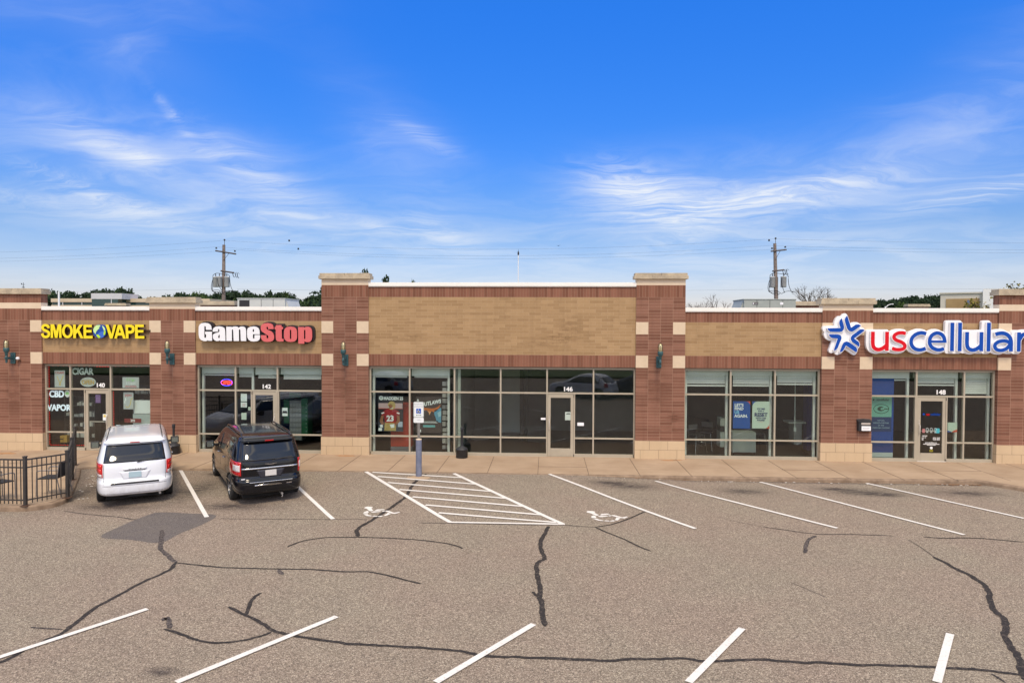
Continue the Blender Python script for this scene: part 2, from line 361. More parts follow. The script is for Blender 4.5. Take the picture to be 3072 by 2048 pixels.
def solid(loops, y0, y1):
    """flat shape in local XZ with holes, extruded from y0 (front) to y1 (back)"""
    tri = tessellate_polygon([[Vector((x, z, 0)) for x, z in l] for l in loops]); flat = [p for l in loops for p in l]; n = len(flat)
    vs = [(x, y0, z) for x, z in flat]+[(x, y1, z) for x, z in flat]; fs = []
    for a, b, c in tri:
        A, B, D = flat[a], flat[b], flat[c]; cr = (B[0]-A[0])*(D[1]-A[1])-(B[1]-A[1])*(D[0]-A[0])
        if abs(cr) < 1e-12: continue
        f = (a, b, c) if cr > 0 else (a, c, b); fs.append(f); fs.append((f[0]+n, f[2]+n, f[1]+n))
    k = 0
    for l in loops:
        m = len(l)
        for i in range(m): a, b = k+i, k+(i+1) % m; fs.append((a, b, b+n, a+n))
        k += m
    mb = MB(); mb.add(vs, fs)
    me = mb.mesh(); bm = bmesh.new(); bm.from_mesh(me); bmesh.ops.recalc_face_normals(bm, faces=bm.faces); bm.to_mesh(me); bm.free(); return me
def glyph(name, adds, subs, X, Z, lev, y0, y1, mt, parent, step=5, mats=None):
    """outline in design units; X,Z = (scale, origin) maps to local metres"""
    allp = [p for q in adds for p in q]; xs_ = [p[0] for p in allp]; ys_ = [p[1] for p in allp]; mg = max(lev, 0)+step*3
    xs, ys, F = field(adds, subs, min(xs_)-mg, max(xs_)+mg, min(ys_)-mg, max(ys_)+mg, step)
    lps = [simplify(l, .25) for l in contours(xs, ys, F, lev)]
    lps = [[(X[0]*x+X[1], Z[0]*y+Z[1]) for x, y in l] for l in lps if len(l) > 3]
    return link(name, solid(lps, y0, y1), mt, parent)
def text(s, size, loc, mt, parent=None, name='lettering', ext=.002, offset=0, xs=1, align='CENTER', rot=(PI/2, 0, 0), shear=0, space=1, label=None):
    cu = bpy.data.curves.new('txt', 'FONT'); cu.body = s; cu.size = size; cu.extrude = ext; cu.offset = offset; cu.align_x = align; cu.align_y = 'BOTTOM_BASELINE'; cu.shear = shear; cu.space_character = space; cu.space_line = .95; cu.resolution_u = 3
    o = bpy.data.objects.new('txt', cu); C.objects.link(o); dg = bpy.context.evaluated_depsgraph_get(); me = bpy.data.meshes.new_from_object(o.evaluated_get(dg)); bpy.data.objects.remove(o); bpy.data.curves.remove(cu)
    me.transform(Matrix.Diagonal((xs, 1, 1, 1)))
    return link(name, me, mt, parent, loc, rot)

# ------------------------------------------------------------------ surveyed plan of the markings (metres)
CRACKS=[
(0.12,[(-8.534, -8.372), (-8.106, -9.165), (-7.858, -9.618), (-7.454, -10.033), (-7.111, -10.384)]),
(0.1,[(-7.111, -10.384), (-7.022, -10.693), (-7.048, -11.031), (-7.14, -11.286), (-7.178, -11.694), (-7.228, -12.168), (-7.261, -12.52), (-7.21, -12.899), (-7.176, -13.204), (-7.143, -13.373), (-7.204, -13.589), (-7.294, -13.863), (-7.316, -14.201), (-7.416, -14.375)]),
(0.07,[(-7.111, -10.384), (-6.626, -10.489), (-6.012, -10.592), (-5.064, -10.594), (-4.377, -10.582), (-3.829, -10.661), (-3.634, -10.657), (-3.313, -10.637), (-3.014, -10.744), (-2.56, -10.982), (-2.197, -11.168)]),
(0.12,[(-4.993, -10.62), (-4.822, -10.893)]),
(0.05,[(-7.763, -13.24), (-7.539, -13.266), (-7.233, -13.282)]),
(0.085,[(-5.15, -12.335), (-4.7, -12.641), (-4.364, -12.883), (-4.086, -13.117), (-3.867, -13.225), (-3.526, -13.322), (-2.971, -13.445), (-2.806, -13.485), (-2.083, -13.522), (-1.453, -13.567), (-1.137, -13.626), (-0.862, -13.727), (-0.459, -13.732), (-0.119, -13.741), (0.379, -13.744), (0.872, -13.756), (1.176, -13.689), (1.573, -13.673), (1.883, -13.622), (2.181, -13.698), (2.872, -13.604), (3.441, -13.652), (3.832, -13.641), (4.197, -13.687), (4.59, -13.663), (5.158, -13.669), (5.52, -13.698), (5.795, -13.709), (6.277, -13.833)]),
(0.1,[(-5.912, -12.899), (-5.903, -12.794), (-5.769, -12.968), (-5.648, -13.162)]),
(0.07,[(-5.734, -13.167), (-5.371, -13.339), (-5.021, -13.504), (-4.71, -13.567), (-4.425, -13.491), (-4.212, -13.34), (-4.079, -13.189)]),
(0.08,[(-4.851, -11.744), (-4.884, -11.841), (-4.878, -12.054), (-4.811, -12.314), (-4.712, -12.614)]),
(0.045,[(-11.792, -7.033), (-11.041, -7.268), (-10.208, -7.439), (-9.571, -7.665)]),
(0.03,[(-7.778, -7.428), (-7.054, -7.406), (-6.026, -7.363), (-4.863, -7.312), (-4.629, -7.261), (-4.424, -7.247), (-4.198, -7.317)]),
(0.035,[(-2.949, -7.473), (-2.192, -7.447), (-0.713, -7.468), (0.419, -7.418), (0.617, -7.473), (1.106, -7.555)]),
(0.12,[(-3.62, -2.771), (-3.746, -3.604), (-3.755, -4.397), (-3.715, -4.984), (-3.72, -5.335), (-3.817, -5.938), (-3.951, -6.625), (-4.046, -7.101), (-4.142, -7.527), (-4.217, -7.93), (-4.206, -8.202), (-4.057, -8.559)]),
(0.06,[(-5.329, -9.339), (-5.201, -9.029), (-4.994, -8.82), (-4.697, -8.671), (-4.452, -8.645), (-4.259, -8.633), (-3.789, -8.613), (-3.149, -8.653), (-2.631, -8.739), (-2.174, -8.885), (-1.911, -9.011), (-1.702, -9.23)]),
(0.115,[(0.036, -7.545), (0.004, -7.824), (-0.089, -8.458), (-0.13, -8.945), (-0.082, -9.396), (-0.037, -9.736), (-0.148, -9.908), (-0.185, -10.229), (-0.165, -10.677), (-0.121, -11.026), (-0.105, -11.357), (-0.113, -11.673), (-0.075, -11.851), (-0.06, -12.251), (-0.023, -12.749)]),
(0.08,[(-0.241, -11.398), (-0.176, -11.553), (-0.102, -11.641)]),
(0.06,[(1.106, -7.555), (1.454, -7.339), (1.712, -7.09), (2.025, -6.726), (2.406, -6.22)]),
(0.06,[(1.106, -7.555), (1.393, -8.003), (1.667, -8.396), (1.89, -8.818), (2.124, -9.151)]),
(0.05,[(4.912, -7.265), (5.342, -7.482), (5.945, -7.744), (6.826, -7.73), (7.592, -7.785)]),
(0.1,[(5.895, -7.873), (5.638, -8.144), (5.41, -8.595), (5.208, -9.064)]),
(0.055,[(8.197, -7.808), (8.599, -7.885), (9.06, -7.825), (9.522, -7.866), (10.158, -8.054)]),
(0.02,[(7.772, -8.008), (7.763, -8.54), (7.706, -9.124)]),
(0.12,[(7.706, -9.124), (7.742, -9.696), (7.797, -10.185), (7.745, -10.644), (7.63, -10.948), (7.373, -11.397), (7.218, -11.754), (7.176, -12.03), (7.001, -12.351), (6.793, -12.656), (6.63, -13.032), (6.557, -13.294), (6.312, -13.748), (6.213, -13.976)]),
(0.03,[(7.16, -11.44), (7.253, -11.552)]),
(0.015,[(4.358, -10.681), (4.541, -11.007), (4.74, -11.376)]),
(0.05,[(5.881, -13.811), (5.915, -14.044)]),
(0.015,[(-8.43, -6.706), (-7.924, -6.302), (-7.334, -5.476)]),
(0.015,[(4.117, -6.578), (4.521, -6.968), (4.912, -7.265)]),
]
LINES=[
("l1",[(-11.296, -2.631), (-8.053, -7.336)]),
("l2",[(-7.027, -4.316), (-5.019, -7.31)]),
("hatchL",[(-5.483, -2.664), (-2.236, -7.38)]),
("hatchR",[(-2.793, -2.721), (0.387, -7.374)]),
("hb",[(-2.269, -7.382), (0.421, -7.372)]),
("h1",[(-5.266, -2.728), (-2.446, -3.224)]),
("h2",[(-4.985, -3.224), (-1.989, -3.918)]),
("h3",[(-4.524, -3.896), (-1.516, -4.65)]),
("h4",[(-4.033, -4.61), (-0.966, -5.32)]),
("h5",[(-3.533, -5.31), (-0.563, -5.998)]),
("h6",[(-3.058, -6.02), (-0.12, -6.666)]),
("h7",[(-2.624, -6.652), (0.222, -7.245)]),
("l4",[(0.071, -2.628), (3.358, -7.532)]),
("l5",[(3.173, -3.005), (6.586, -7.292)]),
("l6",[(6.239, -2.819), (9.18, -7.621)]),
("l7",[(9.287, -2.761), (11.397, -6.21)]),
("f1",[(-7.644, -14.439), (-6.387, -12.512)]),
("f2",[(-4.706, -14.67), (-3.275, -12.608)]),
("f3",[(-1.406, -14.475), (-0.19, -12.698)]),
("f4",[(1.827, -14.285), (2.961, -12.654)]),
("f5",[(5.021, -14.097), (6.007, -12.656)]),
]
PATCH= [(-9.575, -8.941), (-9.635, -8.111), (-9.564, -7.273), (-9.393, -6.982), (-8.657, -7.036), (-7.921, -7.141), (-7.859, -7.883), (-8.004, -8.552), (-8.093, -9.241), (-8.814, -9.092)]
WCH=[
 [(-4.538, -6.362), (-4.53, -6.284), (-4.5, -6.247), (-4.398, -6.241), (-4.343, -6.273), (-4.331, -6.311), (-4.348, -6.389), (-4.254, -6.553), (-4.291, -6.608), (-4.335, -6.61), (-4.402, -6.506), (-4.444, -6.432)],
 [(-4.226, -6.552), (-4.183, -6.455), (-4.036, -6.427), (-3.978, -6.48), (-4.187, -6.572)],
 [(-4.294, -6.658), (-4.221, -6.616), (-4.081, -6.59), (-4.037, -6.643), (-4.231, -6.728)],
 [(-4.045, -6.588), (-3.977, -6.555), (-3.956, -6.619), (-4.012, -6.641)],
 [(-3.957, -6.592), (-3.952, -6.545), (-3.885, -6.541), (-3.707, -6.706), (-3.601, -6.63), (-3.566, -6.661), (-3.665, -6.791), (-3.749, -6.763)],
 [(-4.445, -6.804), (-4.446, -6.676), (-4.391, -6.589), (-4.333, -6.66), (-4.335, -6.798)],
 [(-4.427, -6.849), (-4.324, -6.843), (-4.285, -6.903), (-4.183, -6.978), (-4.182, -7.024), (-4.3, -6.994)],
 [(-4.162, -6.994), (-4.12, -6.965), (-4.043, -6.987), (-4.045, -7.045), (-4.158, -7.032)],
 [(-4.039, -7.005), (-3.949, -6.946), (-3.908, -6.979), (-3.943, -7.038), (-4.018, -7.043)],
 [(-3.908, -6.935), (-3.865, -6.788), (-3.855, -6.715), (-3.761, -6.782), (-3.847, -6.958)],
]

WHITE_POS, WHITE_ROT = (-10.32, -6.50, -.09), math.radians(31.5)
BLACK_POS, BLACK_ROT = (-6.99, -6.12, -.09), math.radians(33.5)

# ------------------------------------------------------------------ ground
def gz(x, y):
    e = float(np.interp(x, [-9, -7, 1, 4], [-.03, 0, 0, -.10])); tt = min(max((y+7)/4.3, 0), 1)
    return -.12+(e+.12)*tt
ASPH = mat('asphalt', rough=.92, spec=.2); t = NT(ASPH)
g = t.pos()
v1 = t.n('ShaderNodeTexVoronoi', {'Vector': g, 'Scale': 80.0}).outputs['Color']
sv = t.n('ShaderNodeSeparateColor', {0: v1}).outputs[0]
spk = t.ramp(sv, [(0, (.095, .079, .064)), (.25, (.172, .143, .112)), (.55, (.232, .192, .148)), (.85, (.312, .265, .205)), (1, (.44, .39, .31))])
n2 = t.noise(g, 18, 6, .75); n3 = t.noise(g, .35, 5, .55); n4 = t.noise(g, 1.7, 4, .6)
c = t.mix(t.ramp(n2, [(.35, 0), (.65, 1)]), t.mix(1, spk, (.80, .785, .785), 'MULTIPLY'), t.mix(1, spk, (1.18, 1.17, 1.14), 'MULTIPLY'))
c = t.mix(t.ramp(n3, [(.40, 0), (.60, .55)]), c, t.mix(1, c, (1.02, .93, .96), 'MULTIPLY'))
c = t.mix(t.ramp(n4, [(.45, 0), (.65, .30)]), c, t.mix(1, c, (.84, .83, .86), 'MULTIPLY'))
# oil-darkened parking spots, gutter dirt, and a darker tone around the vans
sep = t.n('ShaderNodeSeparateXYZ', {0: g}); X_, Y_ = sep.outputs[0], sep.outputs[1]
dark_spots = None
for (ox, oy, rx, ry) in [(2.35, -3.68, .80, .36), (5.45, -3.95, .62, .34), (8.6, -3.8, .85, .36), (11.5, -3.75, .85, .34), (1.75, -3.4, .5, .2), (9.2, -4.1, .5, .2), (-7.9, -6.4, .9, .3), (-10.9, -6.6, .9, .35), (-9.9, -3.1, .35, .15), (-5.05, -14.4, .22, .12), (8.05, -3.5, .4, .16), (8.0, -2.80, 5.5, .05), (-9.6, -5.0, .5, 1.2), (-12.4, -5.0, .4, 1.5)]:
    a = t.math('DIVIDE', t.math('SUBTRACT', X_, ox), rx); b = t.math('DIVIDE', t.math('SUBTRACT', Y_, oy), ry)
    e = t.math('EXPONENT', t.math('MULTIPLY', t.math('ADD', t.math('MULTIPLY', a, a), t.math('MULTIPLY', b, b)), -1.0))
    dark_spots = e if dark_spots is None else t.math('ADD', dark_spots, e)
dark_spots = t.math('MULTIPLY', dark_spots, t.ramp(t.noise(t.pos((1, 2.2, 1)), 4.0, 5, .7), [(.32, .25), (.58, 1)]), clamp=True)
c = t.mix(t.math('MULTIPLY', dark_spots, .95), c, t.mix(1, c, (.24, .24, .28), 'MULTIPLY'))
t.color(c); t.bump(sv, .25, .004)
def build_ground():
    xs = sorted(set([round(-60+i*1.0, 3) for i in range(0, 121)]+[-9, -7, 1, 4])); ys = [-62, -50, -40, -30, -24, -20, -16, -12, -10, -8, -7, -6, -5, -4, -3.2, -2.7, -2.3]
    vs = [(x, y, gz(x, y)) for y in ys for x in xs]; n = len(xs)
    fs = [(j*n+i, j*n+i+1, (j+1)*n+i+1, (j+1)*n+i) for j in range(len(ys)-1) for i in range(n-1)]
    mb = MB(); mb.add(vs, fs, smooth=True); tag(mb.build('parking_lot', ASPH), kind='structure')
    GR = noisy('grass_ground', (.035, .06, .015), (.07, .10, .03), .5, .95)
    mb = MB(); mb.quad((-2500, -2500, -.22), (2500, -2500, -.22), (2500, 2500, -.22), (-2500, 2500, -.22)); tag(mb.build('ground', GR), kind='structure')
build_ground()

def offset_line(pts, d):
    P = [Vector(p) for p in pts]; out = []
    for i, p in enumerate(P):
        a = (P[i]-P[i-1]).normalized() if i > 0 else None; b = (P[i+1]-P[i]).normalized() if i < len(P)-1 else None
        tt = (a+b).normalized() if a and b else (a or b); nn = Vector((-tt.y, tt.x))
        k = 1/max(.5, nn.dot(Vector((-(b or a).y, (b or a).x)))); out.append((p.x+nn.x*d*k, p.y+nn.y*d*k))
    return out
EDGE = [(-40, -7.18), (-13.4, -7.18)]+smooth([(-13.1, -7.17), (-12.65, -7.10), (-12.33, -6.85), (-12.22, -6.5), (-12.35, -6.05)], 5)+[(-12.92, -5.05), (-13.66, -3.83)]+smooth([(-14.2, -3.0), (-14.32, -2.80), (-14.2, -2.72)], 4)+[(-9, -2.72), (-4, -2.72), (1, -2.72), (6, -2.72), (10, -2.71)]+smooth([(12.2, -2.66), (12.42, -2.60), (12.6, -2.74)], 4)+[(13.25, -3.48), (15.6, -6.4), (16.2, -7.1), (40, -7.1)]
def build_walk():
    inner = offset_line(EDGE, .16)
    poly = inner+[(40, .5), (-40, .5)]
    mb = MB(); tri = tessellate_polygon([[Vector((x, y, 0)) for x, y in poly]]); n = len(poly)
    vs = [(x, y, .006) for x, y in poly]
    fs = []
    for a, b, c_ in tri:
        cr = (vs[b][0]-vs[a][0])*(vs[c_][1]-vs[a][1])-(vs[b][1]-vs[a][1])*(vs[c_][0]-vs[a][0]); fs.append((a, b, c_) if cr > 0 else (a, c_, b))
    mb.add(vs, fs); tag(mb.build('sidewalk', CONC), kind='structure')
    # curb: rounded profile swept along the edge
    prof = [(0, -.30), (0, -.035), (.006, -.014), (.02, .0), (.045, .0075), (.10, .0085), (.16, .0085)]
    mb = MB(); rows = [[(x, y, z) for x, y in offset_line(EDGE, d)] for d, z in prof]; m = len(EDGE); vs = [p for r in rows for p in r]
    mb.add(vs, [(i*m+j+1, i*m+j, (i+1)*m+j, (i+1)*m+j+1) for i in range(len(prof)-1) for j in range(m-1)], 0, True)
    for f in range(len(mb.m)):
        if f >= 3*(m-1): mb.m[f] = 1
    tag(mb.build('curb', [CURB, CONC]), kind='structure')
    mb = MB()
    for k in range(-12, 12):
        x = -.27+1.524*k
        if not (-14 < x < 12.3): mb.box(x-.006, x+.006, -2.6, .0, .0, .009); continue
        mb.box(x-.006, x+.006, -2.70, -.0, .0, .0115)
    for x0, x1, y in ((-.27, 1.25, -1.55), (7.3, 8.9, -1.5), (11.9, 13.4, -1.3), (-14.9, -13.2, -1.3), (-19, -14.9, -2.2)): mb.box(x0, x1, y-.006, y+.006, .0, .0105)
    mb.box(-12.32, -12.30, -6.4, -6.2, 0, .0115)
    tag(mb.build('sidewalk_joints', JOINT), kind='structure')
    mb = MB()
    for cx, cy, r in ((-6.85, -.22, .30), (4.05, -.25, .24), (4.35, -.2, .16), (-18.6, -.6, .4)):
        p = [(cx+r*(1+.3*random.uniform(-1, 1))*math.cos(a), cy+.35*r*(1+.3*random.uniform(-1, 1))*math.sin(a)) for a in [2*PI*i/22 for i in range(22)]]
        mb.prism(p, .0, .0095)
    RS = mat('rust_wash', (.36, .19, .08), .95); tag(mb.build('rust_marks', RS), kind='structure')
build_walk()

WHITE = mat('road_paint', rough=.75, spec=.3); t = NT(WHITE)
c = t.mix(t.ramp(t.noise(t.pos(), 26, 5, .75), [(.55, 0), (.72, .85)]), (.68, .65, .61), (.20, .17, .145)); c = t.mix(t.ramp(t.noise(t.pos(), 2, 3), [(.4, 0), (.7, .4)]), c, (.58, .54, .50)); t.color(c)
TARM = mat('crack_sealer', rough=.8, spec=.15); t = NT(TARM)
c = t.mix(t.ramp(t.noise(t.pos(), 30, 4, .7), [(.52, 0), (.70, .85)]), (.030, .026, .025), (.14, .112, .095)); t.color(c)
TARW = mat('crack_sealer_worn', rough=.9, spec=.15); t = NT(TARW)
c = t.mix(t.ramp(t.noise(t.pos(), 24, 4, .7), [(.42, 0), (.62, .9)]), (.035, .03, .032), (.15, .125, .11)); t.color(c)
def ribbon(mb, pts, w, dz, jit=0, step=.22, taper=False):
    P = [Vector(p) for p in pts]; Q = []
    for a, b in zip(P, P[1:]):
        n = max(1, int((b-a).length/step)); Q += [a.lerp(b, i/n) for i in range(n)]
    Q.append(P[-1]); m = len(Q); vs = []
    for i, p in enumerate(Q):
        d = (Q[min(i+1, m-1)]-Q[max(i-1, 0)]).normalized(); nn = Vector((-d.y, d.x)); ww = w/2
        if jit: ww *= 1+random.uniform(-jit, jit)
        if taper and (i == 0 or i == m-1): ww *= .35
        o = nn*(random.uniform(-.15, .15)*w if jit else 0)
        for s in (1, -1):
            q = p+o+nn*ww*s; vs.append((q.x, q.y, gz(q.x, q.y)+dz))
    mb.add(vs, [(2*i+1, 2*i+3, 2*i+2, 2*i) for i in range(m-1)])
def build_markings():
    mb = MB(); k = 0
    for nm, pts in LINES:
        w = .10
        if nm in ('hatchL', 'hatchR'): w = .115
        if nm[0] == 'f': w = .105
        ribbon(mb, pts, w, .009+.0004*k, step=.5); k += 1
    tag(mb.build('painted_lines', WHITE), kind='structure')
    mb = MB()
    for p in WCH:
        for dx, dy in ((0, 0), (5.514, -.03)):
            q = [(x+dx, y+dy) for x, y in p]; cx = sum(a for a, b in q)/len(q); cy = sum(b for a, b in q)/len(q)
            mb.add([(x, y, gz(x, y)+.0085) for x, y in q], [tuple(range(len(q)))])
    o = tag(mb.build('painted_wheelchair_symbols', WHITE), kind='structure')
    bm = bmesh.new(); bm.from_mesh(o.data)
    for f in bm.faces:
        f.normal_update()
        if f.normal.z < 0: f.normal_flip()
    bm.to_mesh(o.data); bm.free()
    mb = MB(); mw = MB()
    for i, (w, pts) in enumerate(CRACKS):
        sm = smooth(pts, 4) if len(pts) > 2 else pts
        ribbon(mw if (w in (.1, .12) and len(pts) < 6) or w <= .05 else mb, sm, w*.78, .004+.00015*i, jit=.16, step=.08, taper=True)
    tag(mb.build('crack_sealant', TARM), kind='structure'); tag(mw.build('worn_crack_sealant', TARW), kind='structure')
    PT = mat('asphalt_patch', rough=.9, spec=.2); t = NT(PT)
    vv = t.n('ShaderNodeSeparateColor', {0: t.n('ShaderNodeTexVoronoi', {'Vector': t.pos(), 'Scale': 80.0}).outputs['Color']}).outputs[0]
    t.color(t.mix(t.ramp(t.noise(t.pos(), 2.5, 5), [(.35, 0), (.7, .5)]), t.ramp(vv, [(0, (.060, .052, .050)), (1, (.175, .152, .142))]), (.135, .115, .10)))
    mb = MB(); mb.add([(x, y, gz(x, y)+.002) for x, y in smooth(PATCH, 4, True)], [tuple(range(len(PATCH)*4))]); o = tag(mb.build('asphalt_patch', PT), kind='structure')
    if o.data.polygons[0].normal.z < 0: o.data.flip_normals()
    mb = MB(); cx, cy = -3.74, -3.30
    p = [(cx+.36*(1+.12*random.uniform(-1, 1))*math.cos(a), cy+.22*(1+.15*random.uniform(-1, 1))*math.sin(a)) for a in [2*PI*i/26 for i in range(26)]]
    mb.add([(x, y, gz(x, y)+.0065) for x, y in p], [tuple(range(26))]); tag(mb.build('concrete_collar', CONC), kind='structure')
build_markings()

# ------------------------------------------------------------------ the shop building
U = .4064
PIERS = [(-19.751, 5, 'end', 'A'), (-13.813, 4, 'low', 'B'), (-7.737, 4, 'tall', 'C'), (2.964, 4, 'tall', 'D'), (9.063, 4, 'low', 'E'), (14.691, 5, 'end', 'F')]
bld = empty('shop_building', (0, 0, 0), 0, 'long single-storey red and tan brick shop building with green-shuttered windows behind the sidewalk', 'building')
def make_pier(x, n, kind):
    w = n*U; x1 = x+w; z1 = 4.5823
    zt = {'low': 4.5823, 'end': 4.5823, 'tall': 5.41}[kind]
    mb = MB(); mb.box(x, x1, 0, .32, .6096, zt); pb = mb.build('brick_pier', RED, bld, uv=(x, zt))
    mb = MB(); mb.box(x, x1, 0, .32, zt, zt+U)
    zs = zt+U
    zc = zs+.205
    if kind == 'end': mb.box(x, x1, 0, .32, zc, zc+.30)
    mb.build('soldier_course', SOLD, pb, uv=(x, zt))
    mb = MB(); mb.box(x, x1, 0, .32, zs, zc); 
    mb.build('stone_band', BAND, pb, bevel=.004)
    if kind == 'end': zc += .30
    mb = MB(); mb.box(x-.022, x1+.022, -.025, .30, -.05, .6096); mb.build('stone_base', STONE, pb, uv=(x-.022-.12, 0), bevel=0)
    mb = MB()
    hs = (.115, .085)
    ov = .085
    nseg = 3; ww = (w+2*ov)/nseg
    for i in range(nseg): mb.box(x-ov+i*ww+.004, x-ov+(i+1)*ww-.004, -ov, .30+ov, zc, zc+hs[0])
    mb.box(x-ov+.01, x1+ov-.01, -ov+.01, .30+ov-.01, zc+.004, zc+hs[0]-.004)
    ov2 = .055; nseg = 2; ww = (w+2*ov2)/nseg
    for i in range(nseg): mb.box(x-ov2+i*ww+.004, x-ov2+(i+1)*ww-.004, -ov2, .30+ov2, zc+hs[0], zc+hs[0]+hs[1])
    mb.build('pier_cap', CAPM, pb, bevel=.008)
    for zz in (4.5823-U, 3.4647-U):
        for xx, sx in ((x, 0), (x1-U, 1)):
            mb = MB(); mb.box(xx-(.004 if sx == 0 else -.004), xx+U+(.004 if sx else -.004), -.004, .14, zz, zz+U); mb.build('accent_block', CREAM, pb)
for p in PIERS: make_pier(*p[:3])
px = [(p[0], p[0]+p[1]*U) for p in PIERS]
BAYS = [(-24.6, px[0][0], 'low'), (px[0][1], px[1][0], 'low'), (px[1][1], px[2][0], 'low'), (px[2][1], px[3][0], 'tall'), (px[3][1], px[4][0], 'low'), (px[4][1], px[5][0], 'low'), (px[5][1], 21.5, 'low')]
for i, (a, b, kind) in enumerate(BAYS):
    yf = .055; top = 4.5823 if kind == 'low' else 5.41
    mb = MB(); mb.box(a, b, yf, .30, 3.4647, top); w = mb.build('wall_panel', TAN, bld, uv=(a, top))
    mb = MB(); mb.box(a, b, yf, .30, 3.058, 3.4647); mb.build('soldier_course', SOLD, w, uv=(a, 3.058))
    ct = 4.93 if kind == 'low' else 5.765
    mb = MB(); mb.box(a, b, yf, .30, top, ct+.02); mb.build('soldier_course', SOLD, w, uv=(a, top))
    mb = MB(); mb.box(a, b, .012, .36, ct, ct+.022); mb.box(a, b, .004, .37, ct+.022, ct+.14); mb.build('roof_coping', COPE, w, bevel=.005)
    mb = MB(); mb.box(a, b, .08, .30, 3.036, 3.058); mb.build('lintel', mat('lintel_steel', (.10, .08, .07), .7) if i == 0 else bpy.data.materials['lintel_steel'], w)

def panes_frame(a, b, top_m, low_cells, door=None):
    """top_m: mullions of the transom row; low_cells: mullions of the lower rows; door: (x0,x1)"""
    y0, y1 = .15, .26; h = .026
    mb = MB()
    mb.box(a, b, y0-.004, y1+.004, 2.975, 3.034)
    for x in [a+.025, b-.025]: mb.box(x-.025, x+.025, y0-.002, y1+.002, .10, 2.975)
    def segs():
        if not door: return [(a+.05, b-.05)]
        return [(a+.05, door[0]), (door[1], b-.05)]
    mb.box(a+.05, b-.05, y0, y1, 2.138, 2.190)
    for s0, s1 in segs():
        mb.box(s0, s1, y0+.002, y1-.002, .612, .660)
        mb.box(s0, s1, y0-.03, y1+.005, -.04, .10)
    for x in top_m: mb.box(x-h, x+h, y0-.003, y1-.003, 2.190, 2.975)
    for x in low_cells: mb.box(x-h, x+h, y0-.003, y1-.003, .10, 2.138)
    if door:
        for x in door: mb.box(x-.024, x+.024, y0-.006, y1+.001, -.04, 2.138)
    fr = mb.build('storefront_frame', ALU, bld, bevel=.003)
    def pane(x0, x1, z0, z1):
        m = MB(); m.box(x0-.008, x1+.008, .198, .204, z0-.008, z1+.008); m.build('window_pane', GLASS, fr)
    te = [a+.05-h]+list(top_m)+[b-.05+h]
    for x0, x1 in zip(te, te[1:]): pane(x0+h, x1-h, 2.190, 2.975)
    le = sorted([a+.05-h]+list(low_cells)+[b-.05+h]+(list(door) if door else []))
    for x0, x1 in zip(le, le[1:]):
        if door and abs(x0-door[0]) < 1e-6: continue
        pane(x0+h, x1-h, .660, 2.138); pane(x0+h, x1-h, .10, .612)
    return fr
def make_door(x0, x1, hinge, bar=True, rail=False):
    a, b = x0+.03, x1-.03; y0, y1 = .155, .205; s = .095
    mb = MB(); mb.box(a, a+s, y0, y1, .012, 2.125); mb.box(b-s, b, y0, y1, .012, 2.125); mb.box(a+s, b-s, y0, y1, 2.01, 2.125); mb.box(a+s, b-s, y0, y1, .012, .285)
    d = mb.build('door', ALU, bld, bevel=.003)
    m = MB(); m.box(a+s-.01, b-s+.01, .176, .182, .275, 2.02); m.build('door_glass', GLASS, d)
    hx = a+s*.5 if hinge == 'R' else b-s*.5; sg = 1 if hinge == 'R' else -1
    m = MB(); m.tube([(hx, y0, 1.22), (hx, y0-.05, 1.22), (hx, y0-.07, 1.19), (hx, y0-.07, .97), (hx, y0-.05, .94), (hx, y0, .94)], .012, 8); m.build('door_handle', ALU2, d)
    m = MB(); m.tube([(hx, y0-.003, 1.36), (hx, y0-.012, 1.36)], .02, 10); m.box(hx-.015, hx+.015, y0-.01, y0, 1.24, 1.31); m.build('lock', DARKM if hinge == 'x' else ALU2, d)
    if bar: m = MB(); m.box(a+s, b-s, .20, .235, 1.0, 1.03); m.build('push_bar', ALU2, d)
    m = MB(); m.box((b if hinge == 'R' else a-.02), (b+.02 if hinge == 'R' else a), y0-.015, y0+.02, 2.03, 2.13); m.box((b if hinge == 'R' else a-.02), (b+.02 if hinge == 'R' else a), y0-.015, y0+.02, .0, .09); m.build('hinge', DARKM, d)
    if rail: m = MB(); m.box(a-.02, b+.02, y0-.05, y0, .0, .03); m.build('threshold', ALU2, d)
    return d
B = {i: BAYS[i] for i in range(7)}
panes_frame(B[0][0], B[0][1], (-23, -21.4), (-23, -21.4))
panes_frame(B[1][0], B[1][1], (-16.80, -15.33), (-16.80, -15.33), (-16.275, -15.385)); make_door(-16.275, -15.385, 'L')
panes_frame(B[2][0], B[2][1], (-10.84, -9.35), (-10.84, -9.325), (-10.27, -9.38)); make_door(-10.27, -9.38, 'L')
panes_frame(B[3][0], B[3][1], (-4.72, -3.17, -1.586, -.005, 1.565), (-4.72, -3.17, -1.586, 1.565), (-.005, .925)); make_door(-.005, .925, 'R', bar=False)
panes_frame(B[4][0], B[4][1], (6.143, 7.604), (6.143, 7.604))
panes_frame(B[5][0], B[5][1], (12.198, 13.726), (12.18, 13.726), (12.22, 13.17)); make_door(12.22, 13.17, 'R', rail=True)
panes_frame(B[6][0], B[6][1], (18.3, 19.9), (18.3, 19.9))
# unit numbers on the transoms
VIN = mat('white_vinyl', (.82, .82, .80), .5)
for s, x in (('140', -15.73), ('142', -9.76), ('146', .70), ('148', 12.99)):
    text(s, .205, (x, .194, 2.235), VIN, bld, 'house_number', offset=.006, xs=1.08)

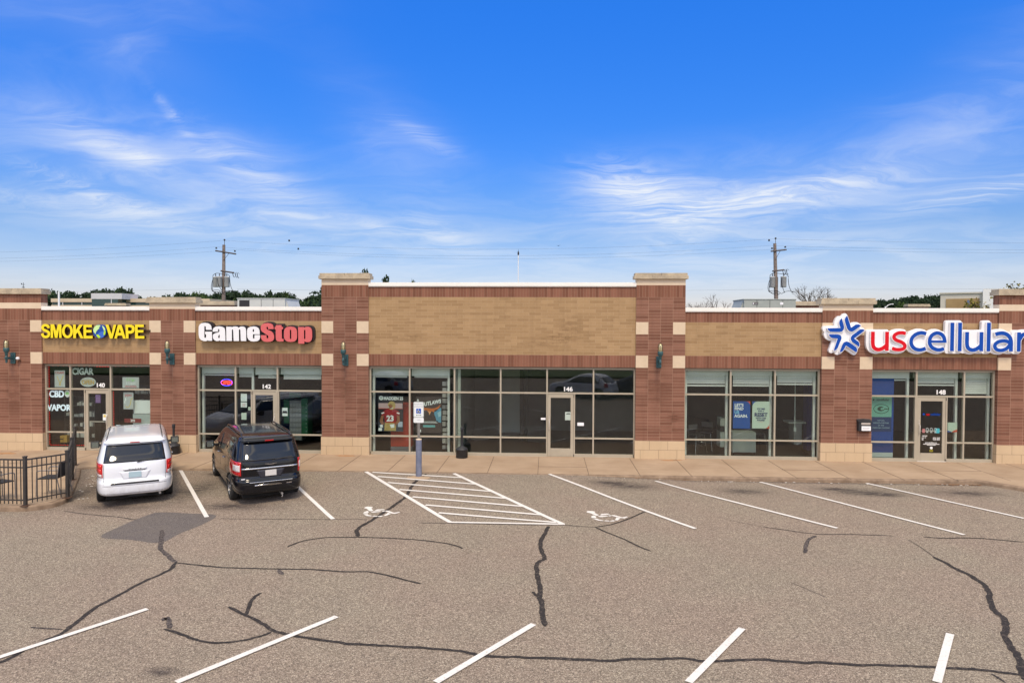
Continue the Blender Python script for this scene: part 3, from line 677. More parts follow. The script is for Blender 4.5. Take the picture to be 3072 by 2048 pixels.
# interior shell
def interior():
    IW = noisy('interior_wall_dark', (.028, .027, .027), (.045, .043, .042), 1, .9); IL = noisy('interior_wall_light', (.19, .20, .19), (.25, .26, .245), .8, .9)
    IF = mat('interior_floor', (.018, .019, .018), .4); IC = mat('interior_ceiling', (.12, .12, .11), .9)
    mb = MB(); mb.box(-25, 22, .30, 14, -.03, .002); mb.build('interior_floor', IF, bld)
    mb = MB(); mb.box(-25, 22, .36, 14, 3.10, 3.16); mb.build('interior_ceiling', IC, bld)
    mb = MB(); mb.box(-25.0, 22, .36, 30, 4.55, 4.62); mb.build('flat_roof', ROOFM, bld)
    mb = MB(); mb.box(-25.0, 22, 29.7, 30, -.1, 4.9); mb.box(-25.2, -25, .3, 30, -.1, 4.9); mb.box(22, 22.2, .3, 30, -.1, 4.9); mb.build('outer_wall', RED, bld, uv=(0, 0))
    mb = MB()
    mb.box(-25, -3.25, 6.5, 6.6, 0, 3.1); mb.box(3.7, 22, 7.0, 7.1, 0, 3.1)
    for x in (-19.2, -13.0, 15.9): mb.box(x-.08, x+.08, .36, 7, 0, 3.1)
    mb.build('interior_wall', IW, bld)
    mb = MB(); mb.box(-3.25, 3.9, 6.0, 6.1, 0, 3.1); mb.box(3.7, 3.86, .36, 6, 0, 3.1); mb.box(-3.24, -3.09, .36, 6, 0, 3.1); mb.box(-1.9, -.9, 3.4, 3.5, .3, 3.1); mb.build('interior_wall', IL, bld)
    mb = MB(); mb.box(-.75, -.05, 3.0, 3.1, 0, 3.1); mb.box(-1.05, -.9, 3.3, 3.5, 0, 3.1); mb.build('interior_wall', IW, bld)
    GT = mat('closer_green_trim', (.40, .44, .39), .6)
    mb = MB(); mb.box(-3.07, -2.98, .30, .40, 0, 3.0); mb.build('window_trim', GT, bld)
interior()

SHM = mat('shutter_paint', rough=.5); t = NT(SHM); t.color(t.ramp(t.noise(t.pos(), 2, 3), [(.3, (.66, .69, .655)), (.7, (.74, .76, .72))]))
def shutter(x0, x1, zb, label, rails=(1, 1), zh=2.74, slats=True, rx=.085):
    r = empty('roller_shutter', ((x0+x1)/2, .36, zb), 0, label, 'shutter', 'pale green roller shutters behind the shop windows')
    ox, oy, oz = r.location
    def L(mb, n): 
        mb.v = [(x-ox, y-oy, z-oz) for x, y, z in mb.v]; return mb.build(n, SHM, r, bevel=.003)
    mb = MB(); mb.box(x0, x1, .33, .52, zh, 2.985); mb.box(x0, x1, .322, .34, zh, zh+.03); L(mb, 'shutter_housing')
    mb = MB(); z = zh-.004; k = 0
    while z-.058 >= zb+.03: mb.box(x0+rx, x1-rx, .375+.004*(k % 2), .40, z-.055, z-.003); z -= .058; k += 1
    mb.box(x0+rx, x1-rx, .37, .41, zb, zb+.05); L(mb, 'shutter_curtain')
    for i, x in enumerate((x0, x1-.075)):
        if rails[i]: mb = MB(); mb.box(x, x+.075, .34, .43, .02, zh-.003); mb.box(x+.028, x+.047, .333, .341, .02, zh-.003); L(mb, 'guide_rail')
shutter(-12.13, -10.88, 2.66, 'rolled-up pale green shutter above the neon open sign', (1, 0))
shutter(-10.80, -10.27, 2.62, 'narrow rolled-up pale green shutter at the left of the 142 transom', (0, 1), rx=.0)
shutter(-10.2, -9.40, 2.58, 'rolled-up pale green shutter over the 142 door number', (0, 0), zh=2.70)
shutter(-9.3, -7.8, 2.55, 'rolled-up pale green shutter over the window right of the 142 door', (0, 0), zh=2.72)
shutter(-6.05, -4.77, 2.64, 'rolled-up pale green shutter above the red jersey poster', (1, 0), zh=2.70)
shutter(-4.68, -3.36, 2.64, 'rolled-up pale green shutter above the space game poster', (0, 1), zh=2.70)
shutter(4.66, 6.10, 2.42, 'part-lowered pale green shutter in the leftmost pane of the phone shop', (1, 1), zh=2.80)
shutter(6.19, 7.56, 2.43, 'part-lowered pale green shutter above the two paper posters', (0, 1), zh=2.80)
shutter(7.66, 9.0, 2.49, 'part-lowered pale green shutter in the window left of the mailbox pier', (0, 1), zh=2.80)
shutter(10.72, 12.05, 2.66, 'pale green shutter above the light green poster', (0, 1), zh=2.74)
shutter(12.26, 13.62, 2.50, 'pale green slatted shutter over the 148 door number', (0, 1), zh=2.76)
shutter(13.78, 14.66, 2.24, 'lowest hanging pale green slatted shutter in the far right window', (0, 1), zh=2.76)

# ------------------------------------------------------------------ signs
YEL = mat('yellow_acrylic', (.86, .68, .005), .4); BLK = mat('black_metal', (.018, .012, .014), .5); BRN = mat('brown_return', (.05, .022, .006), .5)
WHA = mat('white_acrylic', (.80, .80, .82), .4); PNK = mat('faded_red_acrylic', (.62, .12, .12), .5); DRED = mat('dark_red_return', (.07, .004, .006), .5)
LWH = mat('sign_white', (.82, .82, .84), .45); USB = mat('sign_blue', (.0, .060, .37), .5, spec=.25); USR = mat('sign_red', (.62, .002, .012), .5, spec=.25)
def letter(name, adds, subs, X, Z, sy, face, side, parent, lev=0, trim=None, step=5):
    e = glyph(name, adds, subs, X, Z, lev, sy[0], sy[0]+.006, face, parent, step)
    glyph('letter_return', adds, subs, X, Z, lev-1 if not trim else lev+trim[0], sy[0]+.006 if not trim else sy[0]+.004, sy[1], side if not trim else trim[1], e, step)
    return e
def sign_smoke():
    r = empty('shop_sign', (-17.72, 0, 3.9), 0, 'yellow channel letters with a blue and green globe on the tan wall', 'sign')
    X = (.000865, -17.7295+17.72); Z = (-.000838, 4.5885-3.9); o = 2144.4
    sh = lambda p: [(x+o, y) for x, y in p]
    L = [([stroke(smooth([(428, 335), (395, 250), (300, 215), (205, 240), (170, 315), (205, 390), (300, 440), (400, 490), (436, 580), (400, 670), (300, 702), (200, 670), (150, 560)], 6), 100)], []),
         ([[(510, 175), (650, 175), (738, 480), (815, 175), (960, 175), (960, 740), (865, 740), (865, 360), (785, 740), (685, 740), (605, 340), (605, 740), (510, 740)]], []),
         ([ell(1210, 460, 226, 290)], [ell(1210, 460, 122, 190)]),
         ([[(1450, 185), (1560, 185), (1560, 420), (1720, 185), (1860, 185), (1700, 405), (1870, 750), (1755, 750), (1630, 500), (1560, 590), (1560, 745), (1450, 745)]], []),
         ([[(1880, 190), (2225, 190), (2225, 290), (1985, 290), (1985, 405), (2215, 405), (2215, 510), (1985, 510), (1985, 650), (2255, 650), (2255, 755), (1880, 755)]], []),
         ([sh([(655, 185), (770, 185), (895, 580), (985, 185), (1095, 185), (935, 755), (830, 755)])], []),
         ([sh([(1165, 185), (1310, 185), (1480, 755), (1375, 755), (1335, 630), (1150, 630), (1110, 755), (1010, 755)])], [sh([(1240, 340), (1290, 515), (1190, 515)])]),
         ([sh([(1475, 180), (1700, 180), (1800, 215), (1850, 300), (1850, 420), (1800, 510), (1700, 550), (1595, 550), (1595, 750), (1490, 750)])], [sh([(1580, 285), (1690, 285), (1740, 320), (1740, 400), (1690, 435), (1580, 435)])]),
         ([sh([(1870, 175), (2230, 175), (2230, 275), (1975, 275), (1975, 400), (2215, 400), (2215, 500), (1985, 500), (1985, 645), (2250, 645), (2250, 750), (1870, 750)])], [])]
    for a, s in L: letter('letter', a, s, X, Z, (-.12, -.01), YEL, BRN, r, step=6)
    mb = MB(); mb.box(.25, 3.95, -.005, .052, 4.17-3.9, 4.26-3.9); mb.build('raceway', BRN, r)
    cx, cy = 405+o, 465
    G1 = mat('globe_deep_blue', (.0, .055, .33), .4); G2 = mat('globe_blue', (.04, .14, .55), .4); G3 = mat('globe_pale_green', (.55, .80, .33), .5); G4 = mat('globe_lime', (.42, .70, .02), .5)
    gl = glyph('globe', [ell(cx, cy, 272, 283, 60)], [], X, Z, 0, -.13, -.01, G1, r, 6)
    glyph('ocean', [sh([(350, 560), (450, 480), (560, 460), (640, 450), (672, 470), (640, 600), (560, 700), (450, 745), (400, 700)])], [], X, Z, 0, -.134, -.126, G2, gl, 6)
    for pts, m_, y_ in (([(200, 285), (300, 208), (420, 200), (455, 225), (430, 280), (392, 275), (400, 350), (330, 400), (280, 470), (250, 520), (270, 580), (210, 540), (165, 470), (160, 380)], G3, -.138), ([(520, 225), (580, 258), (640, 340), (655, 400), (620, 420), (596, 430), (570, 350), (535, 280)], G3, -.139),
                        ([(285, 590), (360, 590), (420, 660), (455, 670), (430, 730), (370, 735), (300, 670)], G4, -.142), ([(610, 430), (660, 430), (668, 500), (645, 590), (600, 630), (580, 560)], G4, -.143)):
        P_ = [(X[0]*(x+o)+X[1], Z[0]*y+Z[1]) for x, y in pts]
        link('continent', solid([P_], y_, -.126), m_, gl)
sign_smoke()
def sign_game():
    r = empty('shop_sign', (-12.0, 0, 3.85), 0, 'heavy white and faded red letters on a black outline backer', 'sign')
    X = (.000942, -12.0566+12.0); Z = (-.00093, 4.611-3.85); o = 2228
    sh = lambda p: [(x+o, y) for x, y in p]
    G_ = [(82, 450), (82, 350), (88, 250), (120, 180), (190, 125), (320, 108), (440, 125), (520, 175), (560, 240), (578, 365), (355, 365), (355, 260), (345, 235), (320, 228), (298, 245), (295, 640), (310, 660), (330, 665), (355, 650), (362, 625), (362, 540), (325, 520), (325, 430), (583, 430), (587, 770), (440, 770), (425, 740), (400, 770), (340, 785), (250, 775), (160, 735), (105, 660), (85, 560)]
    a_ = [(612, 435), (608, 370), (640, 300), (720, 250), (850, 232), (960, 250), (1040, 290), (1070, 360), (1078, 450), (1085, 773), (880, 773), (870, 745), (840, 775), (740, 778), (660, 740), (618, 670), (612, 580), (640, 520), (700, 490), (800, 462), (845, 440), (860, 410), (860, 350), (835, 330), (812, 350), (808, 435)]
    m_ = [(1115, 250), (1315, 250), (1320, 275), (1370, 245), (1460, 235), (1540, 250), (1580, 285), (1640, 245), (1730, 235), (1810, 265), (1845, 320), (1855, 420), (1858, 773), (1655, 773), (1640, 375), (1625, 345), (1600, 345), (1585, 370), (1590, 773), (1390, 773), (1372, 370), (1350, 340), (1325, 360), (1325, 773), (1120, 773)]
    e_ = [(1888, 500), (1890, 380), (1925, 290), (2010, 250), (2140, 232), (2248, 252), (2318, 300), (2353, 380), (2363, 522), (2108, 522), (2108, 665), (2135, 688), (2165, 665), (2165, 548), (2371, 548), (2371, 650), (2340, 730), (2270, 775), (2140, 790), (2020, 775), (1940, 720), (1900, 640)]
    S_ = [(170, 300), (175, 230), (220, 160), (310, 120), (420, 108), (530, 120), (610, 165), (640, 230), (648, 330), (440, 330), (440, 260), (410, 240), (380, 262), (380, 300), (410, 345), (560, 410), (630, 480), (660, 560), (668, 640), (650, 710), (600, 765), (520, 795), (400, 800), (300, 790), (220, 740), (180, 660), (175, 555), (378, 555), (385, 650), (415, 680), (450, 655), (452, 600), (430, 560), (330, 500), (220, 430), (180, 370)]
    t_ = [(730, 185), (940, 180), (945, 245), (995, 250), (995, 335), (945, 340), (950, 680), (1010, 690), (1012, 780), (850, 785), (770, 765), (735, 720), (725, 620), (725, 340), (685, 335), (685, 250), (730, 245)]
    o_ = [(1028, 520), (1030, 400), (1060, 310), (1140, 250), (1270, 232), (1400, 250), (1480, 310), (1508, 400), (1512, 520), (1510, 650), (1480, 730), (1400, 785), (1270, 800), (1140, 780), (1060, 720), (1030, 640)]
    p_ = [(1550, 250), (1770, 250), (1775, 280), (1830, 245), (1920, 235), (2000, 265), (2050, 330), (2065, 420), (2068, 620), (2045, 720), (1990, 785), (1910, 805), (1830, 795), (1780, 765), (1778, 860), (1560, 862)]
    L = [(G_, [], WHA), (a_, [[(870, 535), (835, 560), (815, 600), (815, 650), (835, 678), (862, 665), (870, 640)]], WHA), (m_, [], WHA), (e_, [rrect(2100, 335, 2150, 435, 22)], WHA),
         (sh(S_), [], PNK), (sh(t_), [], PNK), (sh(o_), [sh(rrect(1245, 350, 1298, 692, 24))], PNK), (sh(p_), [sh(rrect(1768, 355, 1820, 690, 24))], PNK)]
    for a, s, m in L: letter('letter', [a], s, X, Z, (-.16, -.075), m, BLK if m is WHA else DRED, r, step=6)
    adds = [[(x+30, y-22) for x, y in a] for a, s, m in L]
    glyph('sign_backer', adds, [], X, Z, 30, -.075, .05, BLK, r, 9)
sign_game()
def sign_us():
    r = empty('shop_sign', (9.0, 0, 3.6), 0, 'large white-outlined sign of red and blue letters with a blue star emblem', 'sign')
    X = (.0011157, 10.3083-9.0); Z = (-.001141, 4.888-3.6); o = 2182.7; w = 108
    sh = lambda p: [(x+o, y) for x, y in p]
    rc = lambda x0, x1, y0, y1: [(x0, y0), (x1, y0), (x1, y1), (x0, y1)]
    up_ = lambda dx: [stroke(smooth([(260+dx, 515), (260+dx, 700), (261+dx, 830), (280+dx, 940), (340+dx, 1005), (430+dx, 1026), (520+dx, 1002), (600+dx, 950), (650+dx, 905)], 5), w), rc(610+dx, 718+dx, 515, 1060)]
    D = [(up_(0), USR),
         ([stroke(smooth([(1195, 562), (1080, 545), (960, 562), (872, 625), (870, 700), (940, 760), (1050, 800), (1145, 860), (1176, 935), (1130, 1000), (1020, 1025), (900, 1018), (812, 985)], 6), 100)], USR),
         ([stroke(smooth([(1772, 572), (1690, 548), (1600, 545), (1480, 590), (1385, 680), (1350, 790), (1370, 900), (1450, 990), (1560, 1027), (1660, 1022), (1765, 985)], 6), w-6)], USB),
         ([stroke(smooth([(2285, 988), (2180, 1022), (2080, 1020), (1960, 970), (1890, 880), (1873, 790), (1893, 680), (1962, 592), (2080, 547), (2200, 582), (2272, 665), (2300, 790)], 6), w-6), rc(1880, 2352, 757, 825)], USB),
         ([sh(rc(270, 378, 250, 1062))], USB), ([sh(rc(487, 595, 250, 1062))], USB), ([sh(q) for q in up_(482)], USB), ([sh(rc(1296, 1404, 248, 1062))], USB),
         ([sh(stroke(smooth([(1535, 580), (1640, 552), (1760, 548), (1870, 592), (1950, 680), (1976, 790), (1978, 900), (1978, 1062)], 6), w)), sh(stroke(smooth([(1940, 815), (1850, 770), (1740, 762), (1620, 792), (1540, 860), (1528, 930), (1570, 1000), (1660, 1030), (1760, 1022), (1860, 975), (1940, 880)], 6), w-8))], USB),
         ([sh(rc(2142, 2250, 518, 1062)), sh(stroke(smooth([(2215, 720), (2290, 600), (2380, 556), (2480, 550)], 5), w-6))], USB)]
    for a, m in D: letter('letter', a, [], X, Z, (-.20, -.12), m, LWH, r, trim=(14, LWH), step=9)
    allp = [p for a, m in D for p in a]
    fill = [[(260, 515), (718, 515), (718, 1060), (430, 1060), (300, 980)], rc(870, 1170, 560, 1010), rc(1400, 1740, 560, 1010), rc(1900, 2300, 560, 1010), sh(rc(270, 595, 250, 1062)), sh(rc(700, 1203, 518, 1050)), sh(rc(1296, 1404, 248, 1062)), sh(rc(1560, 1978, 570, 1040))]
    fill = [[(x-38, y+4) for x, y in p] for p in allp+fill]
    glyph('sign_backer', fill, [], X, Z, 68, -.115, .0, LWH, r, 11)
    mb = MB(); mb.box(.85, 1.35, .0, .02, 4.27-3.6, 4.285-3.6); mb.build('conduit', LWH, r)
    # star emblem
    X = (.001225, 8.694-9.0); Z = (-.00125, 5.107-3.6)
    V = [[(740, 300), (695, 345), (672, 410), (680, 460), (710, 553), (365, 563), (392, 612), (440, 655), (690, 662), (750, 645), (790, 600), (805, 545), (795, 480)],
         [(880, 230), (835, 280), (815, 340), (830, 410), (885, 570), (930, 628), (1000, 652), (1060, 628), (1245, 490), (1180, 458), (1110, 462), (985, 548)],
         [(1345, 610), (1290, 582), (1215, 590), (1020, 740), (985, 790), (980, 850), (1020, 920), (1200, 1045), (1213, 980), (1190, 915), (1065, 828)],
         [(1135, 1195), (1155, 1120), (1130, 1055), (950, 930), (875, 903), (800, 930), (760, 1000), (695, 1190), (760, 1170), (805, 1120), (858, 1010)],
         [(540, 1145), (600, 1130), (645, 1070), (740, 830), (735, 775), (700, 735), (640, 720), (405, 720), (430, 775), (490, 820), (640, 830)]]
    for v in V: letter('emblem_arm', [v], [], X, Z, (-.20, -.12), USB, LWH, r, trim=(12, LWH), step=7)
    bk = [[(x-38, y+4) for x, y in v] for v in V]+[[(x-38, y+4) for x, y in ell(850, 780, 150, 150, 24)]]
    glyph('emblem_backer', bk, [], X, Z, 64, -.118, -.003, LWH, r, 9)
sign_us()

# ------------------------------------------------------------------ wall lamps
TEAL = noisy('verdigris_paint', (.018, .065, .075), (.04, .11, .12), 20, .5, pos=True)
BRASS = mat('aged_lamp_glass', (.55, .47, .27), .15, .55); CAGE = mat('cage_wire', (.05, .04, .03), .5, .5)
def make_lamp():
    r = empty('wall_lamp')
    mb = MB(); mb.box(-.085, .085, -.05, 0, 3.055, 3.445); mb.build('wall_plate', TEAL, r, bevel=.012)
    mb = MB(); mb.box(-.028, .028, -.34, -.05, 3.22, 3.30); mb.prism([(-.028, -.40), (.028, -.40), (.028, -.30), (-.028, -.30)], 3.245, 3.285); mb.box(-.045, .045, -.075, -.05, 3.14, 3.36); mb.build('arm', TEAL, r, bevel=.006)
    mb = MB(); mb.lathe([(.0, 3.09), (.022, 3.095), (.034, 3.12), (.036, 3.145), (.03, 3.16), (.036, 3.17), (.036, 3.345), (.030, 3.35), (.045, 3.365), (.05, 3.44), (.06, 3.47), (.088, 3.50), (.092, 3.58), (.085, 3.62), (.0, 3.62)], 0, -.32, 20); mb.build('stem', TEAL, r)
    mb = MB(); mb.lathe([(.066, 3.62), (.066, 3.77), (.060, 3.82), (.040, 3.86), (.0, 3.872)], 0, -.32, 20); mb.build('lamp_shade', BRASS, r)
    mb = MB()
    for k in range(6):
        a = 2*PI*k/6+.3; mb.tube([(.078*math.cos(a)*s, -.32+.078*math.sin(a)*s, z) for s, z in ((1.05, 3.60), (1.08, 3.76), (.95, 3.84), (.55, 3.892), (0, 3.905))], .0045, 5)
    for z in (3.665, 3.745): mb.tube([(.083*math.cos(2*PI*k/20), -.32+.083*math.sin(2*PI*k/20), z) for k in range(21)], .0045, 5)
    mb.build('wire_cage', CAGE, r); return r
lamp0 = make_lamp()
def dup(root, loc=None, label=None, cat=None, group=None, rz=None):
    def cp(o, par):
        c = o.copy(); C.objects.link(c); c.parent = par
        for ch in o.children: cp(ch, c)
        return c
    r = cp(root, None)
    if loc is not None: r.location = loc
    if rz is not None: r.rotation_euler.z = rz
    tag(r, label, cat, group); return r
LG = 'teal caged wall lamps on the brick piers'
for i, (x, lb) in enumerate(((-18.74, 'teal caged wall lamp beside the small white security camera'), (-13.0, 'teal caged wall lamp on the pier between the yellow sign and the game shop sign'), (-6.885, 'teal caged wall lamp on the tall pier left of the vacant shop'), (3.72, 'teal caged wall lamp on the tall pier right of the vacant shop'))):
    o = lamp0 if i == 0 else dup(lamp0); o.location = (x, 0, 0); tag(o, lb, 'wall lamp', LG)
r = empty('security_camera', (-18.52, 0, 3.21), 0, 'small white dome security camera next to the leftmost wall lamp', 'camera')
mb = MB(); mb.lathe([(0, -.02), (.05, -.01), (.062, .03), (.05, .07), (.02, .085), (0, .087)], 0, -.09, 16); mb.build('camera_body', LWH, r)
mb = MB(); mb.tube([(-.02, -.15, .005), (-.025, -.165, 0)], .026, 12); mb.build('lens', DARKM, r); mb = MB(); mb.tube([(.02, -.08, -.02), (.04, -.03, -.05), (.04, 0, -.05)], .012, 8); mb.build('bracket', BRN, r)

# ------------------------------------------------------------------ sign post, smokers' bins, mailbox
GALV = noisy('galvanised_steel', (.22, .21, .20), (.30, .28, .27), 8, .5, metal=.3)
def post():
    bx, by = -3.784, -3.10; z0 = gz(bx, by)
    r = empty('parking_sign', (bx, by, z0), 0, 'reserved parking sign with wheelchair symbol on a blue-grey steel bollard post', 'sign')
    BL = noisy('faded_blue_paint', (.13, .15, .22), (.19, .205, .27), 5, .6)
    mb = MB(); mb.lathe([(.088, -.02), (.088, 1.10)], 0, 0, 24); mb.build('bollard_sleeve', BL, r)
    mb = MB(); mb.lathe([(.090, 1.09), (.090, 1.105), (.02, 1.12), (0, 1.12)], 0, 0, 24); mb.build('sleeve_cap', CREAM, r)
    mb = MB(); mb.box(-.035, -.022, -.02, .02, 1.1, 2.19); mb.box(.022, .035, -.02, .02, 1.1, 2.19); mb.box(-.022, .022, .004, .014, 1.1, 2.19); mb.build('channel_post', GALV, r)
    SW = mat('sign_face_white', (.74, .76, .76), .4); GRN = mat('sign_green', (.01, .09, .04), .5); BLU = mat('sign_face_blue', (.0, .07, .42), .45); GRY = mat('faded_lettering', (.40, .44, .48), .6)
    def plate(name, z0, z1):
        mb = MB(); me = solid([[(x, z) for x, z in rrect(-.152, z0, .152, z1, .035)]], -.024, -.020); return link(name, me, SW, r)
    p = plate('sign_plate', 1.75, 2.21)
    link('sign_border', solid([rrect(-.143, 1.759, .143, 2.201, .03), rrect(-.137, 1.765, .137, 2.195, .026)], -.0255, -.0242), GRN, p)
    text('RESERVED', .068, (0, -.0255, 2.115), GRY, p, offset=.0008, xs=.84, ext=.0006); text('PARKING', .062, (0, -.0255, 2.045), GRY, p, offset=.0008, xs=.98, ext=.0006)
    link('symbol_panel', solid([rrect(-.072, 1.865, .072, 2.01, .012)], -.0262, -.0246), BLU, p)
    # wheelchair pictogram
    a = [stroke([(-8, 52), (-6, 8), (26, 8), (40, -28), (52, -22)], 9), ell(-8, 62, 9, 9, 16)]; ring = [stroke(smooth([(-22, 20), (-38, -2), (-36, -30), (-12, -48), (16, -42), (32, -18)], 5), 8)]
    glyph('wheelchair_symbol', a+ring, [], (.001, 0), (.001, 1.935), 0, -.0275, -.0262, SW, p, 1.5)
    glyph('arrow', [[(-85, 0), (-50, 18), (-50, 6), (50, 6), (50, 18), (85, 0), (50, -18), (50, -6), (-50, -6), (-50, -18)]], [], (.001, 0), (.001, 1.815), 0, -.0262, -.0242, GRN, p, 2)
    q = plate('sign_plate', 1.59, 1.742)
    text('VAN', .055, (0, -.0255, 1.655), GRY, q, ext=.0006)
post()
PLGREY = mat('print_grey', (.35, .36, .38), .6)
BINM = noisy('black_polyethylene', (.012, .013, .016), (.028, .03, .034), 6, .55)
def bin_(x, y, label, s=1.0):
    r = empty('cigarette_bin', (x, y, .008), 0, label, 'ash bin', 'black smokers outposts by the shopfronts')
    mb = MB(); mb.lathe([(.0, 0), (.185, 0), (.2, .02), (.2, .27), (.205, .275), (.205, .29), (.19, .31), (.12, .36), (.06, .385), (.05, .40), (0, .40)], 0, 0, 28); mb.build('bin_base', BINM, r)
    mb = MB(); mb.lathe([(.05, .38), (.042, .50), (.038, .85), (.05, .90), (.052, 1.0), (.045, 1.02), (0, 1.025)], 0, 0, 18); mb.box(-.03, .03, -.056, -.04, .92, .96); mb.build('bin_neck', BINM, r)
bin_(-12.83, -.26, 'black smokers bin partly hidden behind the white van mirror'); bin_(-2.86, -.26, 'black smokers bin in front of the vacant shop window')
r = empty('mailbox', (10.425, 0, 1.03), 0, 'black wall mailbox with a paper label on the pier left of door 148', 'mailbox')
mb = MB(); mb.prism([(-.205, -.13), (.205, -.13), (.205, 0), (-.205, 0)], 0, .30); mb.build('mailbox_body', BINM, r, bevel=.006)
mb = MB(); mb.add([(-.22, -.15, .30), (.22, -.15, .30), (.22, 0, .30), (-.22, 0, .30), (-.22, -.15, .315), (.22, -.15, .315), (.22, 0, .385), (-.22, 0, .385), (0, -.15, .345), (0, 0, .40)], [(0, 3, 2, 1), (0, 1, 5, 8, 4), (1, 2, 6, 5), (3, 0, 4, 7), (2, 3, 7, 9, 6), (4, 8, 9, 7), (8, 5, 6, 9)]); mb.build('mailbox_lid', BINM, r)
mb = MB(); mb.box(-.12, .17, -.137, -.130, .215, .285); mb.build('letter_flap', mat('flap_metal', (.45, .40, .36), .4), r)
mb = MB(); mb.box(-.11, .185, -.133, -.130, .02, .17); lb = mb.build('paper_label', LWH, r); mb = MB(); mb.box(-.08, .15, -.1335, -.133, .10, .112); mb.box(-.06, .13, -.1335, -.133, .06, .070); mb.build('print_lines', PLGREY, lb)

# ------------------------------------------------------------------ patio fence and chairs
FEN = noisy('bronze_aluminium', (.030, .026, .024), (.05, .044, .04), 5, .5)
def fence():
    P = [(-16.9, -7.02), (-15.0, -7.04), (-12.741, -7.065), (-12.267, -6.246), (-13.544, -4.311), (-14.869, -2.332)]
    r = empty('patio_fence', (-12.741, -7.065, 0), 0, 'dark bronze metal picket fence around the patio on the raised curb island', 'fence'); ox, oy = P[2]
    FEM = mat('bolt_plate_rust', (.10, .05, .03), .8)
    for (x, y) in P:
        mb = MB(); mb.box(x-ox-.035, x-ox+.035, y-oy-.035, y-oy+.035, .01, 1.20); mb.box(x-ox-.042, x-ox+.042, y-oy-.042, y-oy+.042, 1.20, 1.225); p = mb.build('post', FEN, r, bevel=.004)
        mb = MB(); mb.box(x-ox-.085, x-ox+.085, y-oy-.085, y-oy+.085, .006, .018); mb.build('base_plate', FEM, p)
    for (a, b) in zip(P, P[1:]):
        a = Vector((a[0]-ox, a[1]-oy)); b = Vector((b[0]-ox, b[1]-oy)); d = (b-a); L_ = d.length; d.normalize(); nn = Vector((-d.y, d.x))
        mb = MB()
        def rail(z0, z1, w=.018):
            q = [a+d*.03+nn*w, a+d*.03-nn*w, b-d*.03-nn*w, b-d*.03+nn*w]; mb.prism([(p.x, p.y) for p in q], z0, z1)
        rail(1.115, 1.15); rail(.925, .955); rail(.125, .155)
        mb.build('rail', FEN, r)
        n = int((L_-.1)/.107); mb = MB()
        for i in range(n):
            c_ = a+d*((L_-(n-1)*.107)/2+i*.107); h = .009; q = [c_+d*h+nn*h, c_+d*h-nn*h, c_-d*h-nn*h, c_-d*h+nn*h]; mb.prism([(p.x, p.y) for p in q], .045, 1.12)
        mb.build('pickets', FEN, r)
fence()
CH = mat('chair_black_fabric', (.012, .012, .016), .7); CHF = mat('chair_grey_frame', (.28, .26, .25), .4, .6)
def chair(loc, rz, label):
    r = empty('patio_chair', loc, rz, label, 'chair', 'black patio chairs behind the fence')
    mb = MB(); mb.box(-.24, .24, -.24, .22, .43, .46); mb.build('seat', CH, r, bevel=.012)
    mb = MB(); P = [(-.23+.0, z, y) for z, y in ()]
    vs = []; prof = [(.22, .46), (.25, .60), (.29, .75), (.33, .88)]
    for y, z in prof: vs += [(-.23, y, z), (.23, y, z), (.23, y+.025, z+.004), (-.23, y+.025, z+.004)]
    fs = [(0, 3, 2, 1), (12, 13, 14, 15)]
    for i in range(3):
        for k in range(4): fs.append((i*4+k, i*4+(k+1) % 4, (i+1)*4+(k+1) % 4, (i+1)*4+k))
    mb.add(vs, fs); mb.build('backrest', CH, r, bevel=.006)
    for s in (-1, 1):
        mb = MB(); mb.tube([(s*.27, -.25, .0), (s*.265, -.24, .45), (s*.265, -.23, .64)], .014, 8); mb.build('leg', CHF, r)
        mb = MB(); mb.tube([(s*.27, .36, .0), (s*.255, .25, .45), (s*.245, .31, .86)], .014, 8); mb.build('leg', CHF, r)
        mb = MB(); mb.tube([(s*.265, -.23, .64), (s*.265, -.15, .665), (s*.255, .27, .66)], .015, 8); mb.build('armrest', CHF, r)
    return r
chair((-12.93, -5.90, .008), math.radians(-82), 'black patio chair facing left beside the fence corner')
chair((-13.86, -6.55, .008), math.radians(160), 'black patio chair cut by the left edge of the picture')

# ------------------------------------------------------------------ things in and behind the shop windows
def emis(name, c, s): return mat(name, c, .5, emit=c, es=s)
NRED = emis('neon_red', (1, .03, .02), 2.2); NBLU = emis('neon_blue', (.05, .06, 1), 2.2); LEDR = emis('led_red', (.8, .015, .01), .45); LIT = emis('lit_letter', (.75, .85, .95), .22)
PANEL = mat('sign_panel_grey', (.50, .55, .54), .6); RDL = mat('lettering_red', (.55, .07, .08), .6); GNL = mat('lettering_green', (.30, .72, .20), .5); YLL = mat('lettering_yellow', (.65, .50, .12), .6)
WPL = mat('letter_panel_white', (.80, .86, .84), .5); PLG = mat('letter_panel_grey', (.45, .52, .50), .5)
def board(name, x0, x1, z0, z1, m, label, cat='poster', y=.235, th=.008, group=None):
    r = empty(name, ((x0+x1)/2, y, z0), 0, label, cat, group); w = (x1-x0)/2
    mb = MB(); mb.box(-w, w, 0, th, 0, z1-z0); mb.build('poster_sheet', m, r); return r
def disc(name, x, z, rx, rz, y, m, par, n=28): return link(name, solid([[(x+rx*math.cos(2*PI*i/n), z+rz*math.sin(2*PI*i/n)) for i in range(n)]], y-.002, y), m, par)
def flat(name, pts, y, m, par, th=.002): return link(name, solid([pts], y-th, y), m, par)
def win_text(name, s, x, z, size, m, label, xs=1, off=.01, y=.235):
    o = text(s, size, (x, y, z), m, None, name, ext=.004, offset=off, xs=xs); return tag(o, label, 'window sign')
win_text('window_lettering', 'CIGAR', -16.40, 2.675, .315, PLG, 'grey CIGAR lettering in the transom window of number 140', .82, .012)
